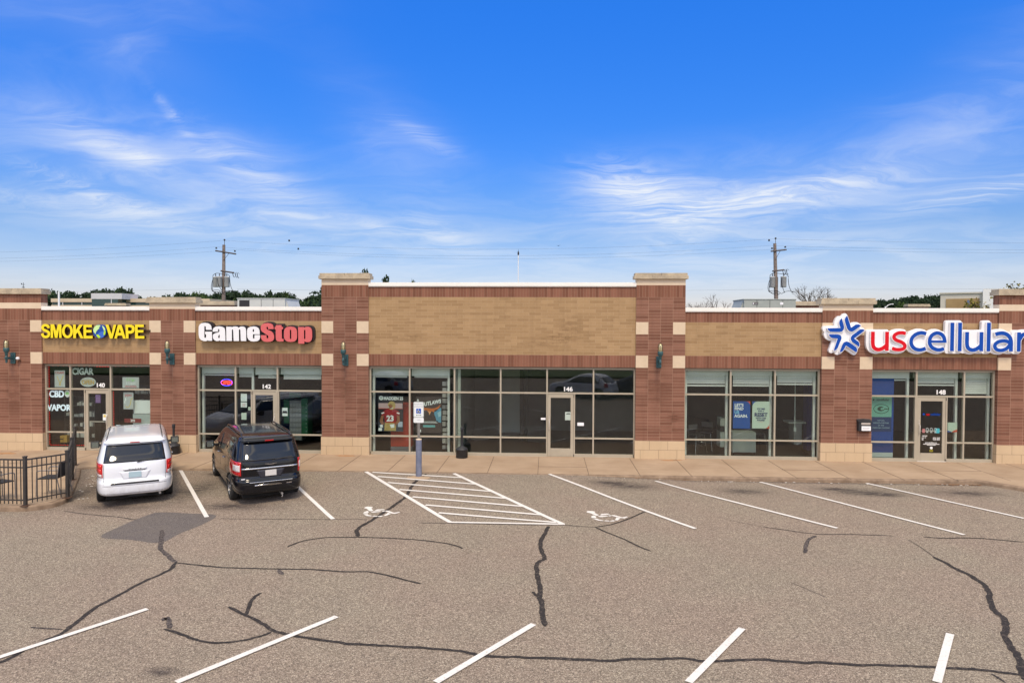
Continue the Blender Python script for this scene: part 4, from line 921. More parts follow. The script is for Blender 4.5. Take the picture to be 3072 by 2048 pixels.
win_text('window_lettering', 'CBD', -17.36, 1.87, .315, LIT, 'white CBD lettering in the smoke shop window', .86, .014)
win_text('window_lettering', 'VAPOR', -17.28, 1.39, .30, LIT, 'bluish white VAPOR lettering in the smoke shop window', .88, .012)
win_text('window_lettering', 'TOBACCO', -14.60, .68, .30, LIT, 'white TOBACCO lettering above the white van roof', .80, .012)
def leaf():
    r = empty('leaf_sign', (-16.97, .235, 1.99), 0, 'round pale sign with a green five-pointed leaf beside the CBD lettering', 'window sign')
    disc('disc', 0, 0, .095, .13, 0, WPL, r)
    for a in (-75, -38, 0, 38, 75):
        an = math.radians(90+a); l = .11 if abs(a) < 50 else .08; p = [(0, -.03), (.018*math.cos(an-PI/2)+l*.5*math.cos(an), -.02+.018*math.sin(an-PI/2)+l*.5*math.sin(an)), (l*math.cos(an), -.02+l*math.sin(an)), (.018*math.cos(an+PI/2)+l*.5*math.cos(an), -.02+.018*math.sin(an+PI/2)+l*.5*math.sin(an))]
        flat('leaflet', p, -.0025-.0004*abs(a)/20, GNL, r)
leaf()
b = board('poster', -17.43, -17.05, 2.22, 2.81, PANEL, 'grey CIGARS panel with crossed yellow cigars in the top left transom'); text('CIGARS', .125, (0, -.003, .47), RDL, b, xs=.78); flat('cigar_drawing', [(-.03, .08), (.0, .06), (.14, .40), (.12, .42)], -.001, YLL, b); flat('cigar_drawing', [(-.1, .38), (-.085, .40), (.04, .06), (.02, .05)], -.0035, YLL, b)
b = board('poster', -14.95, -14.35, 2.21, 2.59, PANEL, 'grey E-Cigs E-Liquid panel in the transom right of number 140'); text('E-Cigs', .13, (0, -.003, .25), GNL, b, xs=.9); text('E-Liquid', .125, (0, -.003, .125), WPL, b, xs=.85); text('VAPORIZERS', .095, (0, -.003, .02), RDL, b, xs=.8)
b = board('poster', -14.92, -14.56, 1.46, 2.06, PANEL, 'grey pipes panel with a yellow pipe outline beside the leaning white boards'); text('pipes', .15, (0, -.003, .46), RDL, b, xs=.8)
pp = b; glyph('pipe_drawing', [stroke(smooth([(-110, 90), (-60, 50), (20, 70), (80, 200), (100, 330), (160, 370)], 4), 24)], [], (.001, 0), (.001, .02), 0, -.003, 0, YLL, pp, 6); glyph('smoke_drawing', [stroke(smooth([(-120, 180), (-140, 250), (-100, 310), (-110, 380)], 4), 40)], [], (.001, 0), (.001, .02), 0, -.003, 0, WPL, pp, 6)
b = board('poster', -15.93, -15.73, 1.67, 1.97, mat('purple_print', (.10, .04, .18), .5), 'small purple price list on the smoke shop door', y=.21)
mb = MB()
for k in range(4):
    for j in range(4): mb.box(-.075+.04*j, -.05+.04*j, -.002, 0, .03+.07*k, .07+.07*k)
mb.build('print_blocks', mat('lilac', (.45, .3, .6), .5), b)
board('leaning_board', -14.62, -14.01, 1.30, 1.77, WPL, 'upper white board leaning inside the smoke shop window', 'board', .34)
board('leaning_board', -14.66, -13.95, .30, 1.285, PLG, 'lower grey board leaning inside the smoke shop window', 'board', .36)
b = board('banner', -14.91, -14.30, .985, 1.125, mat('dark_red_print', (.22, .02, .02), .5), 'dark red 399 price banner in front of the leaning boards', 'banner', .26); text('399', .13, (0, -.003, .022), WPL, b, xs=.85, offset=.003)
b = board('sticker', -15.62, -15.49, 1.07, 1.29, WPL, 'white notice with a yellow square on the smoke shop door edge', 'sticker', .15); flat('yellow_square', [(-.045, .11), (.045, .11), (.045, .20), (-.045, .20)], -.001, YLL, b)
b = empty('snack_bag', (-16.42, .45, .70), 0, 'bright blue snack bag on the smoke shop shelf', 'bag')
mb = MB(); mb.box(-.09, .09, -.03, .03, 0, .25); mb.build('bag_body', mat('bag_blue', (.03, .25, .6), .3), b, bevel=.025); mb = MB(); mb.box(-.085, .085, -.034, -.031, .02, .08); mb.build('bag_print', WPL, b)
b = empty('carton', (-17.40, .60, .19), 0, 'yellow cartons at the bottom of the smoke shop window', 'box'); mb = MB(); mb.box(-.13, -.01, 0, .15, 0, .24); mb.box(.0, .13, 0, .15, 0, .25); mb.build('carton_body', mat('carton_yellow', (.45, .28, .05), .7), b, bevel=.004)
mb = MB(); mb.box(-.13, .0, -.002, 0, .1, .14); mb.build('carton_print', BRN, b)
# LED strip along the smoke shop window
def led():
    mb = MB()
    z = .18
    while z < 2.95: mb.box(-17.641, -17.629, .232, .245, z, z+.045); z += .085
    z = .25
    while z < 2.1: mb.box(-15.286, -15.274, .232, .245, z, z+.045); z += .085
    x = -17.6
    while x < -16.35: mb.box(x, x+.045, .232, .245, .155, .17); x += .085
    x = -15.9
    while x < -15.4: mb.box(x, x+.06, .232, .245, 2.945, 2.965); x += .1
    x = -17.5
    while x < -14.2: mb.box(x, x+.03, .232, .245, 2.962, 2.972); x += .19
    tag(mb.build('led_strip', LEDR), 'red LED strip lights edging the smoke shop window', 'light strip')
led()
# shelves with goods in the smoke shop
def shelf(x0, x1, y, label, seed, zs=(.35, .75, 1.1, 1.5)):
    rnd = random.Random(seed); r = empty('display_shelf', ((x0+x1)/2, y, 0), 0, label, 'shelf'); w = (x1-x0)/2
    mb = MB()
    for z in zs: mb.box(-w, w, 0, .35, z-.02, z)
    mb.box(-w, -w+.02, 0, .35, 0, zs[-1]+.3); mb.box(w-.02, w, 0, .35, 0, zs[-1]+.3); mb.box(-w+.02, w-.02, .33, .35, 0, zs[-1]+.3); mb.build('shelf_frame', mat('shelf_dark', (.05, .05, .05), .6), r)
    cols = [(.55, .56, .52), (.45, .46, .42), (.10, .09, .08), (.25, .10, .07), (.62, .62, .58), (.12, .15, .18)]
    ms = [mat('goods', c, .6) for c in cols]
    mb = MB()
    for z in zs[:]:
        x = -w+.04
        while x < w-.12:
            ww = rnd.uniform(.04, .13); h = rnd.uniform(.06, .20)
            if rnd.random() < .75: mb.box(x, x+ww, .04+rnd.uniform(0, .05), .22, z+.001, z+h, rnd.randrange(6))
            x += ww+rnd.uniform(.01, .05)
    mb.build('boxed_goods', ms, r); return r
shelf(-17.2, -16.32, .75, 'shelf of small white boxed goods left of the smoke shop door', 3)
shelf(-15.2, -14.0, 1.2, 'dark shelf of goods behind the leaning boards', 5, (.3, .7, 1.1, 1.5, 1.9))
shelf(-17.65, -17.25, 1.0, 'narrow shelf with red and brown packs at the left of the smoke shop', 9)
# neon open signs
def neon(x, z, rx, rz, ring, let, label, backing=None, s='OPEN', size=.2):
    r = empty('open_sign', (x, .26, z), 0, label, 'neon sign')
    if backing: disc('sign_backing', 0, 0, rx*1.06, rz*1.08, .002, backing, r)
    mb = MB(); mb.tube([(rx*math.cos(2*PI*k/40), -.01, rz*math.sin(2*PI*k/40)) for k in range(41)], .009, 6); mb.build('neon_ring', ring, r)
    text(s, size, (0, -.012, -size*.36), let, r, 'neon_letters', ext=.006, xs=.82, offset=.004)
neon(-11.20, 2.43, .20, .115, NBLU, NRED, 'red and blue neon OPEN oval in the game shop transom', size=.19)
neon(-16.22, 2.405, .27, .155, mat('tube_white', (.75, .85, .82), .4), mat('unlit_tube', (.60, .42, .12), .5), 'unlit pale OPEN oval left of the number 140', PANEL, size=.22)
# papers on the game shop window
for (x0, x1, z0, z1, lb) in ((-10.68, -10.46, 1.78, 2.05, 'white opening hours sheet, top of the papers beside door 142'), (-10.68, -10.46, 1.57, 1.75, 'small notice with red print under the hours sheet'), (-10.66, -10.48, 1.14, 1.38, 'pale green notice low beside door 142'), (-10.42, -10.33, 1.47, 1.59, 'small grey card at the frame of door 142')):
    b = board('notice', x0, x1, z0, z1, WPL if z0 > 1.5 else mat('notice_green', (.62, .72, .60), .6), lb, 'notice', .212, .002); w = (x1-x0)/2
    mb = MB()
    for k in range(4): mb.box(-w*.6, w*.6, -.002, 0, (z1-z0)*(.2+.17*k), (z1-z0)*(.235+.17*k))
    mb.build('print_lines', RDL if abs(z0-1.57) < .01 else PLG, b)
# green cash kiosk and wall rack in the game shop
def kiosk():
    KG = mat('kiosk_green', (.008, .085, .035), .4); r = empty('vending_kiosk', (-8.95, 1.1, 0), 0, 'green vending kiosk with rows of cards behind the game shop window', 'kiosk')
    mb = MB(); mb.box(-.34, .10, 0, .5, .3, 1.72); mb.build('card_rack', mat('rack_grey', (.16, .17, .17), .6), r)
    mb = MB(); mb.box(.10, .33, -.02, .5, .45, 1.80); mb.box(-.34, .08, -.02, .0, 1.84, 2.0); mb.box(-.55, -.36, .0, .4, .9, 1.75); mb.build('kiosk_cabinet', KG, r)
    mb = MB()
    for i in range(8): mb.box(.27, .29, -.024, -.02, .6+.14*i, .64+.14*i)
    for j in range(7):
        for i in range(4): mb.box(-.32+.105*i, -.23+.105*i, -.012, 0, .42+.18*j, .54+.18*j)
    mb.build('cards', mat('card_white', (.24, .26, .26), .6), r)
kiosk()
b = board('window_sticker', -9.21, -9.02, 1.28, 1.57, WPL, 'white cone-shaped sale sticker on the game shop window', 'sticker', .215); flat('black_band', [(-.09, .10), (.09, .10), (.07, .18), (-.07, .18)], -.001, BLK, b)
# posters in the left windows of the tall bay
def jersey_poster():
    b = board('poster', -5.85, -4.97, .78, 2.02, mat('poster_black', (.02, .02, .025), .4), 'dark poster of a football player in a red number 23 jersey', y=.27)
    text('MADDEN 25', .155, (.10, -.003, 1.095), WPL, b, xs=.80, offset=.006); disc('badge', -.33, 1.155, .075, .075, -.001, WPL, b); disc('badge', -.33, 1.155, .05, .05, -.0035, PLG, b)
    PK = mat('print_pink', (.50, .36, .36), .5); RJ = mat('print_red', (.30, .02, .025), .5); SK = mat('print_skin', (.30, .13, .06), .5); GO = mat('print_gold', (.45, .34, .12), .5); RB = mat('print_redband', (.45, .05, .03), .5)
    flat('backdrop_band', [(-.42, .80), (.42, .80), (.42, .98), (-.42, .98)], -.001, PK, b); flat('backdrop_band', [(-.42, .78), (.42, .78), (.42, .80), (-.42, .80)], -.0012, RB, b)
    flat('backdrop_block', [(-.42, .0), (.42, .0), (.42, .30), (-.42, .30)], -.001, mat('print_dark', (.04, .05, .07), .5), b); flat('backdrop_block', [(.26, .16), (.42, .16), (.42, .34), (.26, .34)], -.0032, mat('print_paleblue', (.40, .48, .58), .5), b)
    flat('player_body', [(-.28, .66), (-.20, .74), (-.06, .78), (.10, .78), (.26, .73), (.33, .64), (.31, .54), (.22, .56), (.20, .30), (-.20, .30), (-.22, .56), (-.32, .54)], -.004, RJ, b)
    flat('player_arm', [(-.32, .54), (-.23, .55), (-.27, .38), (-.22, .26), (-.30, .20), (-.38, .36)], -.0045, SK, b); flat('player_arm', [(.31, .54), (.22, .55), (.23, .38), (.10, .26), (.14, .18), (.33, .34)], -.0045, SK, b)
    flat('player_trousers', [(-.20, .30), (.20, .30), (.19, .02), (-.22, .02)], -.0042, GO, b); flat('glove', [(-.38, .22), (-.28, .24), (-.26, .14), (-.36, .14)], -.005, WPL, b); flat('glove', [(-.03, .24), (.14, .26), (.13, .14), (.02, .12)], -.005, WPL, b)
    disc('helmet', .04, .90, .135, .15, -.005, GO, b); disc('face', .0, .87, .07, .08, -.007, SK, b); glyph('face_mask', [stroke([(-90, 870), (0, 815), (100, 830)], 16), stroke([(-80, 840), (10, 785), (80, 800)], 14)], [], (.001, 0), (.001, 0), 0, -.009, -.006, WPL, b, 4)
    text('23', .27, (-.01, -.005, .36), WPL, b, xs=.95, offset=.012); flat('jersey_band', [(-.16, .30), (.18, .30), (.18, .335), (-.16, .335)], -.0055, RB, b)
    for s in (-1, 1): flat('sleeve_stripe', [(s*.30+.0, .60), (s*.30+.03*s, .64), (s*.23, .67), (s*.21, .64)], -.0052, WPL, b)
    flat('rating_box', [(-.42, .02), (-.30, .02), (-.30, .12), (-.42, .12)], -.005, WPL, b)
jersey_poster()
def space_poster():
    b = board('poster', -4.52, -3.63, .74, 2.0, mat('poster_brown', (.055, .038, .034), .4), 'dark space game poster with a glowing orange planet arc behind the parking sign', y=.27)
    OR = mat('print_orange', (.52, .14, .02), .5); O2 = mat('print_pale_orange', (.75, .38, .15), .5); BL = mat('print_ice_blue', (.10, .30, .42), .5); DK = mat('print_figure', (.045, .03, .026), .5)
    text('OUTLAWS', .17, (.07, -.003, .98), WPL, b, xs=.88, offset=.007, shear=.25, rot=(PI/2, -.20, 0))
    flat('planet', smooth([(-.44, .80), (-.15, .78), (.05, .70), (.25, .76), (.36, .88), (.40, 1.0), (.33, .92), (.18, .86), (-.05, .86), (-.30, .90), (-.44, .95)], 3, True), -.001, OR, b); flat('planet_rim', [(-.2, .80), (.0, .72), (.02, .62), (.06, .70), (.22, .77), (.05, .735)], -.0034, O2, b)
    flat('ice', [(.18, .78), (.43, .88), (.43, .36), (.20, .40)], -.001, BL, b); flat('ice', [(.30, .70), (.43, .78), (.43, .60), (.34, .55)], -.0034, mat('print_ice_pale', (.30, .52, .60), .5), b)
    flat('figures', smooth([(-.22, .38), (-.24, .60), (-.18, .76), (-.08, .79), (-.02, .72), (.02, .62), (.08, .74), (.14, .74), (.20, .62), (.24, .38)], 3, True), -.004, DK, b)
    flat('text_box', [(-.30, .33), (.32, .33), (.32, .42), (-.30, .42)], -.005, BLK, b)
    mb = MB(); mb.box(-.20, .26, -.0075, -.005, .385, .400); mb.box(-.27, .30, -.0075, -.005, .350, .366); mb.build('print_lines', WPL, b)
    flat('button', rrect(-.20, .20, .22, .275, .02), -.004, mat('print_teal', (.14, .42, .42), .5), b); flat('rating_box', [(-.36, .03), (-.27, .03), (-.27, .12), (-.36, .12)], -.004, WPL, b); flat('small_badge', [(-.42, 1.10), (-.34, 1.10), (-.38, 1.18)], -.004, WPL, b)
space_poster()
def red_display():
    r = empty('display_stand', (-5.10, .55, .0), 0, 'red display stand on a grey plinth behind the jersey poster', 'display'); mb = MB(); mb.box(-.37, .36, 0, .4, .21, 1.72); mb.build('stand_panel', mat('display_red', (.42, .035, .015), .5), r, bevel=.004)
    mb = MB(); mb.box(-.37, .36, -.003, .4, .03, .205); mb.build('plinth', mat('plinth_grey', (.22, .22, .22), .6), r)
    r = empty('merchandise_rack', (-3.50, .50, 0), 0, 'tall rack of black and white packages beside the space game poster', 'rack'); mb = MB(); mb.box(-.02, .14, .1, .4, .05, 2.6); mb.build('rack_frame', DARKM, r)
    mb = MB(); rnd = random.Random(4)
    for i in range(12):
        z = .15+i*.2
        for j in range(2): x = -.14+.15*j+rnd.uniform(-.01, .01); mb.box(x, x+.12, 0, .05, z, z+rnd.uniform(.12, .17), rnd.choice((0, 1, 1, 2)))
    mb.build('packages', [mat('package_grey', (.40, .40, .38), .6), mat('package_dark', (.06, .06, .06), .6), mat('package_tan', (.20, .17, .12), .6)], r)
red_display()
# vacant shop notices
b = board('notice', .61, .83, 1.25, 1.53, mat('pale_green_sheet', (.42, .50, .44), .6), 'pale green notice sheet on the vacant shop door', 'notice', .168, .002); mb = MB(); mb.box(-.07, .07, -.001, 0, .20, .22); mb.box(-.05, .05, -.001, 0, .225, .24); mb.build('print_lines', DARKM, b)
board('notice', 1.03, 1.25, 1.06, 1.17, LWH, 'blank white card on the window right of the vacant shop door', 'notice', .185, .002)
board('notice', -.21, -.05, 1.25, 1.32, LWH, 'tiny white card on the window left of the vacant shop door', 'notice', .185, .002)
# phone shop windows
def phone_posters():
    PB = mat('poster_blue', (.0, .075, .33), .4); PO = mat('poster_orange', (.62, .07, .03), .45); PM = mat('poster_mint', (.52, .64, .53), .5); NV = mat('poster_navy', (.01, .02, .12), .5); LB = mat('lettering_pale_blue', (.25, .60, .82), .5)
    b = board('poster', 6.25, 6.82, 1.02, 1.94, PB, "blue poster reading LET'S FIND US AGAIN.", y=.24)
    for s, z, m in (("LET'S", .745, WPL), ('FIND', .625, WPL), ('US', .505, LB), ('AGAIN.', .38, WPL)): text(s, .135, (-.235, -.003, z), m, b, align='LEFT', offset=.005, xs=.98)
    flat('corner_accent', [(.285, .92), (.285, .77)]+[(.13+.155*math.cos(a), .77+.15*math.sin(a)) for a in [i*PI/16 for i in range(1, 9)]], -.001, PO, b)
    b = board('poster', 6.89, 7.46, 1.03, 1.94, PM, "pale green poster reading IT'S TIME FOR A RESET WITH OUR PHONES", y=.24)
    for s, z, h in (("IT'S TIME", .635, .066), ('FOR A', .565, .066), ('RESET', .405, .17), ('WITH OUR', .325, .066), ('PHONES', .255, .066)): text(s, h, (0, -.003, z), NV, b, offset=.003 if h < .1 else .007, xs=1.0 if h < .1 else .95)
    flat('corner_accent', [(-.285, .91), (-.285, .72)]+[(-.11-.175*math.cos(a), .72+.19*math.sin(a)) for a in [i*PI/16 for i in range(1, 9)]], -.001, PB, b)
    flat('corner_accent', [(.285, .0), (.285, .17)]+[(.11+.175*math.cos(a), .17-.17*math.sin(a)) for a in [i*PI/16 for i in range(1, 9)]], -.001, PO, b)
    mb = MB(); mb.box(-.10, .10, -.001, 0, .215, .219); mb.build('fine_print', PO, b)
    # tall blue panel with mint square
    TL = mat('poster_teal', (.16, .42, .33), .5); DG = mat('emblem_dark', (.01, .05, .03), .5); PD = mat('panel_navy', (.008, .035, .13), .5); PL = mat('lettering_faint', (.25, .38, .45), .5)
    r = empty('standing_banner', (11.17, .34, 0), 0, 'tall blue display panel with a mint square bearing an oval G emblem', 'banner'); mb = MB(); mb.box(-.39, .39, 0, .04, .26, 2.95); mb.build('panel_sheet', mat('panel_blue', (.0, .05, .27), .5), r); mb = MB(); mb.box(-.39, .39, .001, .04, .10, .255); mb.build('panel_base', PLG, r)
    mb = MB(); mb.box(-.36, .32, -.012, 0, 1.45, 2.14); q = mb.build('mint_square', TL, r); mb = MB(); mb.box(-.36, .32, -.008, 0, .96, 1.449); mb.build('navy_square', PD, r)
    text('uscellular', .115, (.03, -.014, 1.99), DG, q, offset=.002, xs=.95)
    st = []
    for k in range(5):
        a = PI/2+k*2*PI/5; st += [(-.275+.04*math.cos(a), 2.02+.04*math.sin(a)), (-.275+.02*math.cos(a+PI/5), 2.02+.02*math.sin(a+PI/5))]
    flat('star_mark', st, -.013, DG, q)
    link('oval_emblem', solid([ell(-.02, 1.72, .255, .16), ell(-.02, 1.72, .235, .142)[::-1]], -.016, -.012), DG, q)
    glyph('oval_emblem', [ell(-30, 0, 115, 78), [(0, -14), (215, -14), (228, 14), (0, 14)]], [ell(15, 0, 62, 36), [(20, 14), (120, 14), (120, 60), (40, 45)]], (.001, 0), (.001, 1.72), 0, -.018, -.013, DG, q, 6)
    for i, s in enumerate(('OFFICIAL', 'WIRELESS PARTNER', 'OF THE', 'GREEN BAY PACKERS')): text(s, .062, (-.02, -.011, 1.31-.082*i), PL, r, offset=.0008, xs=.95)
    # lettering on door 148
    r = empty('door_lettering', (12.71, .170, 0), 0, 'white opening hours and round icons lettered on the glass of door 148', 'window sign')
    text('us', .125, (-.125, 0, 1.535), USR, r, offset=.002); text('cellular', .125, (.115, 0, 1.535), USB, r, offset=.001, xs=.9); flat('star_mark', [(x*1.2+.07, (z-2.02)*1.2+1.575) for x, z in st], 0, USB, r)
    for x in (-.14, -.01, .12): link('round_icon', solid([ell(x, 1.07, .045, .055, 20), ell(x, 1.07, .032, .04, 20)[::-1]], -.001, .001), PLG, r); mb = MB(); mb.box(x-.035, x+.035, -.001, .001, .965, .99); mb.build('icon_text', PLG, r)
    flat('teal_sticker', rrect(.12, .95, .26, 1.11, .02), .003, mat('sticker_teal', (.05, .35, .40), .5), r); flat('striped_decal', rrect(-.30, .96, -.21, 1.09, .01), 0, mat('decal_rose', (.40, .16, .16), .5), r)
    text('HOURS', .05, (-.22, 0, .84), VIN, r, offset=.001)
    for i, (a_, b_) in enumerate((('MON - FRI', '10:00 AM - 7:00 PM'), ('SAT', '10:00 AM - 6:00 PM'), ('SUN', '11:00 AM - 5:00 PM'))):
        text(a_, .036, (-.31, 0, .785-.035*i), VIN, r, align='LEFT', offset=.0012, xs=.8); text(b_, .036, (.27, 0, .785-.035*i), VIN, r, align='RIGHT', offset=.0012, xs=.78)
    text('www.uscellular.com', .055, (-.01, 0, .615), VIN, r, offset=.0012, xs=.85); mb = MB(); mb.box(-.26, .26, -.001, .001, .575, .592); mb.box(-.14, .14, -.001, .001, .545, .560); mb.build('fine_print', VIN, r)
    disc('round_decal', 0, .46, .045, .045, .001, VIN, r); flat('yellow_decal', rrect(-.06, .33, .06, .40, .015), .001, mat('decal_olive', (.22, .19, .01), .5), r)
    b = board('poster', 13.26, 13.57, .98, 1.30, PM, 'small white paper with red and blue swoosh beside door 148', y=.24); flat('swoosh', [(-.155, 0), (-.155, .06), (-.04, .02), (-.02, 0)], -.001, PB, b); flat('swoosh', [(-.02, .0), (.155, .0), (.155, .09), (.06, .06)], -.0012, PO, b)
phone_posters()
def furniture():
    CB = mat('cabinet_grey_green', (.46, .52, .46), .5); CHR = mat('chrome_tube', (.55, .55, .55), .15, 1)
    r = empty('cabinet', (6.85, 1.0, 0), 0, 'low pale cabinet below the two paper posters', 'cabinet'); mb = MB(); mb.box(-.40, .40, 0, .5, .08, .78); mb.build('cabinet_body', CB, r, bevel=.004); mb = MB()
    for x in (-.38, .34): mb.box(x, x+.04, .02, .06, 0, .08)
    mb.build('cabinet_foot', DARKM, r)
    r = empty('cabinet', (6.22, 1.3, 0), 0, 'narrow pale cabinet behind the left guide rail of the phone shop window', 'cabinet'); mb = MB(); mb.box(-.12, .14, 0, .5, .2, 1.22); mb.build('cabinet_body', CB, r, bevel=.004); mb = MB(); mb.box(-.12, .14, -.03, .5, .75, .95); mb.build('cabinet_shelf', DARKM, r)
    def stool(x, y, rz, lb):
        r = empty('bar_stool', (x, y, 0), rz, lb, 'stool', 'chrome framed stools in the phone shop'); mb = MB(); mb.box(-.2, .2, -.2, .2, .62, .66); mb.build('seat', DARKM, r, bevel=.01); mb = MB(); mb.box(-.2, .2, .18, .2, .8, .98); mb.build('backrest', mat('stool_back', (.10, .10, .10), .5), r, bevel=.005)
        for sx in (-1, 1):
            for sy in (-1, 1): mb = MB(); mb.tube([(sx*.26, sy*.26, 0), (sx*.18, sy*.19, .63)]+([(sx*.18, .19, .99)] if sy > 0 else []), .009, 6); mb.build('leg', CHR, r)
        mb = MB(); mb.tube([(-.22, -.23, .3), (.22, -.23, .3), (.22, .23, .3), (-.22, .23, .3), (-.22, -.23, .3)], .008, 6); mb.build('footrest', CHR, r)
    stool(5.25, 1.2, .5, 'chrome stool at the left of the phone shop window'); stool(5.75, 1.9, -.4, 'second chrome stool further inside the phone shop'); stool(7.5, 1.7, .2, 'chrome stool right of the low pale cabinet')
    r = empty('service_desk', (8.85, 1.4, 0), 0, 'pale service desk behind the window beside the blue pillar', 'desk'); mb = MB(); mb.box(-.35, .25, 0, .6, 1.05, 1.10); mb.build('desk_top', CB, r); mb = MB(); mb.box(-.15, .12, .05, .55, .3, 1.05); mb.build('desk_leg', mat('desk_grey', (.25, .27, .27), .5), r)
    r = empty('blue_pillar', (9.3, 1.4, 0), 0, 'dark blue square pillar inside the phone shop', 'pillar'); mb = MB(); mb.box(-.16, .12, 0, .4, .1, 2.5); mb.build('pillar_body', mat('pillar_blue', (.01, .015, .14), .5), r); mb = MB(); mb.box(-.18, .14, -.02, .42, 0, .1); mb.build('pillar_base', DARKM, r)
    tag(link('ceiling_pole', (lambda m: (m.tube([(8.6, 1.1, .9), (8.6, 1.1, 3.1)], .02, 8), m.box(8.56, 8.64, 1.06, 1.14, .82, .95), m.mesh())[-1])(MB()), PLG), 'thin pale pole hanging in the right pane of the phone shop', 'pole')
furniture()

# ------------------------------------------------------------------ minivans
TYRE = mat('tyre_rubber', (.018, .018, .018), .85); RIM = mat('wheel_rim', (.55, .55, .56), .3, .8); CHROME = mat('chrome_trim', (.75, .75, .76), .12, 1)
VGL = mat('privacy_glass', (.006, .007, .009), .06, spec=.75); TLR = mat('tail_lamp_red', (.50, .006, .01), .12, coat=1); TLW = mat('tail_lamp_clear', (.62, .60, .60), .15, coat=1); PLB = mat('black_plastic', (.02, .02, .022), .6)
UND = mat('underbody', (.01, .01, .01), .9)
t = NT(VGL); t.bump(t.noise(t.coord('Object'), 3.0, 3), .05, .02)
def rings_van(): return dict(z=[.27, .31, .38, .48, .57, .63, .68, .84, .98, 1.10, 1.16, 1.30, 1.46, 1.58, 1.66, 1.71, 1.742, 1.755],
    hw=[.90, .955, .98, .99, .99, .985, .975, .98, .98, .972, .962, .925, .882, .845, .805, .735, .56, .28],
    y0=[.10, .02, -.01, -.015, -.01, .0, .055, .06, .07, .085, .105, .19, .27, .33, .37, .46, .80, 1.3],
    y1=[4.98, 5.05, 5.10, 5.13, 5.13, 5.12, 5.10, 5.03, 4.86, 4.50, 4.25, 3.98, 3.68, 3.46, 3.28, 3.1, 2.8, 2.3], n=7.0)
def rings_hatch(): return dict(z=[.22, .28, .36, .48, .58, .66, .80, .92, 1.00, 1.08, 1.20, 1.34, 1.44, 1.50, 1.53, 1.54],
    hw=[.80, .88, .91, .925, .925, .92, .915, .905, .885, .86, .80, .72, .66, .60, .45, .2],
    y0=[.16, .06, .01, -.01, .0, .05, .08, .12, .18, .28, .44, .62, .78, .95, 1.3, 1.7],
    y1=[4.35, 4.42, 4.46, 4.48, 4.46, 4.44, 4.30, 3.95, 3.5, 3.25, 2.95, 2.6, 2.35, 2.15, 1.95, 1.9], n=5.5)
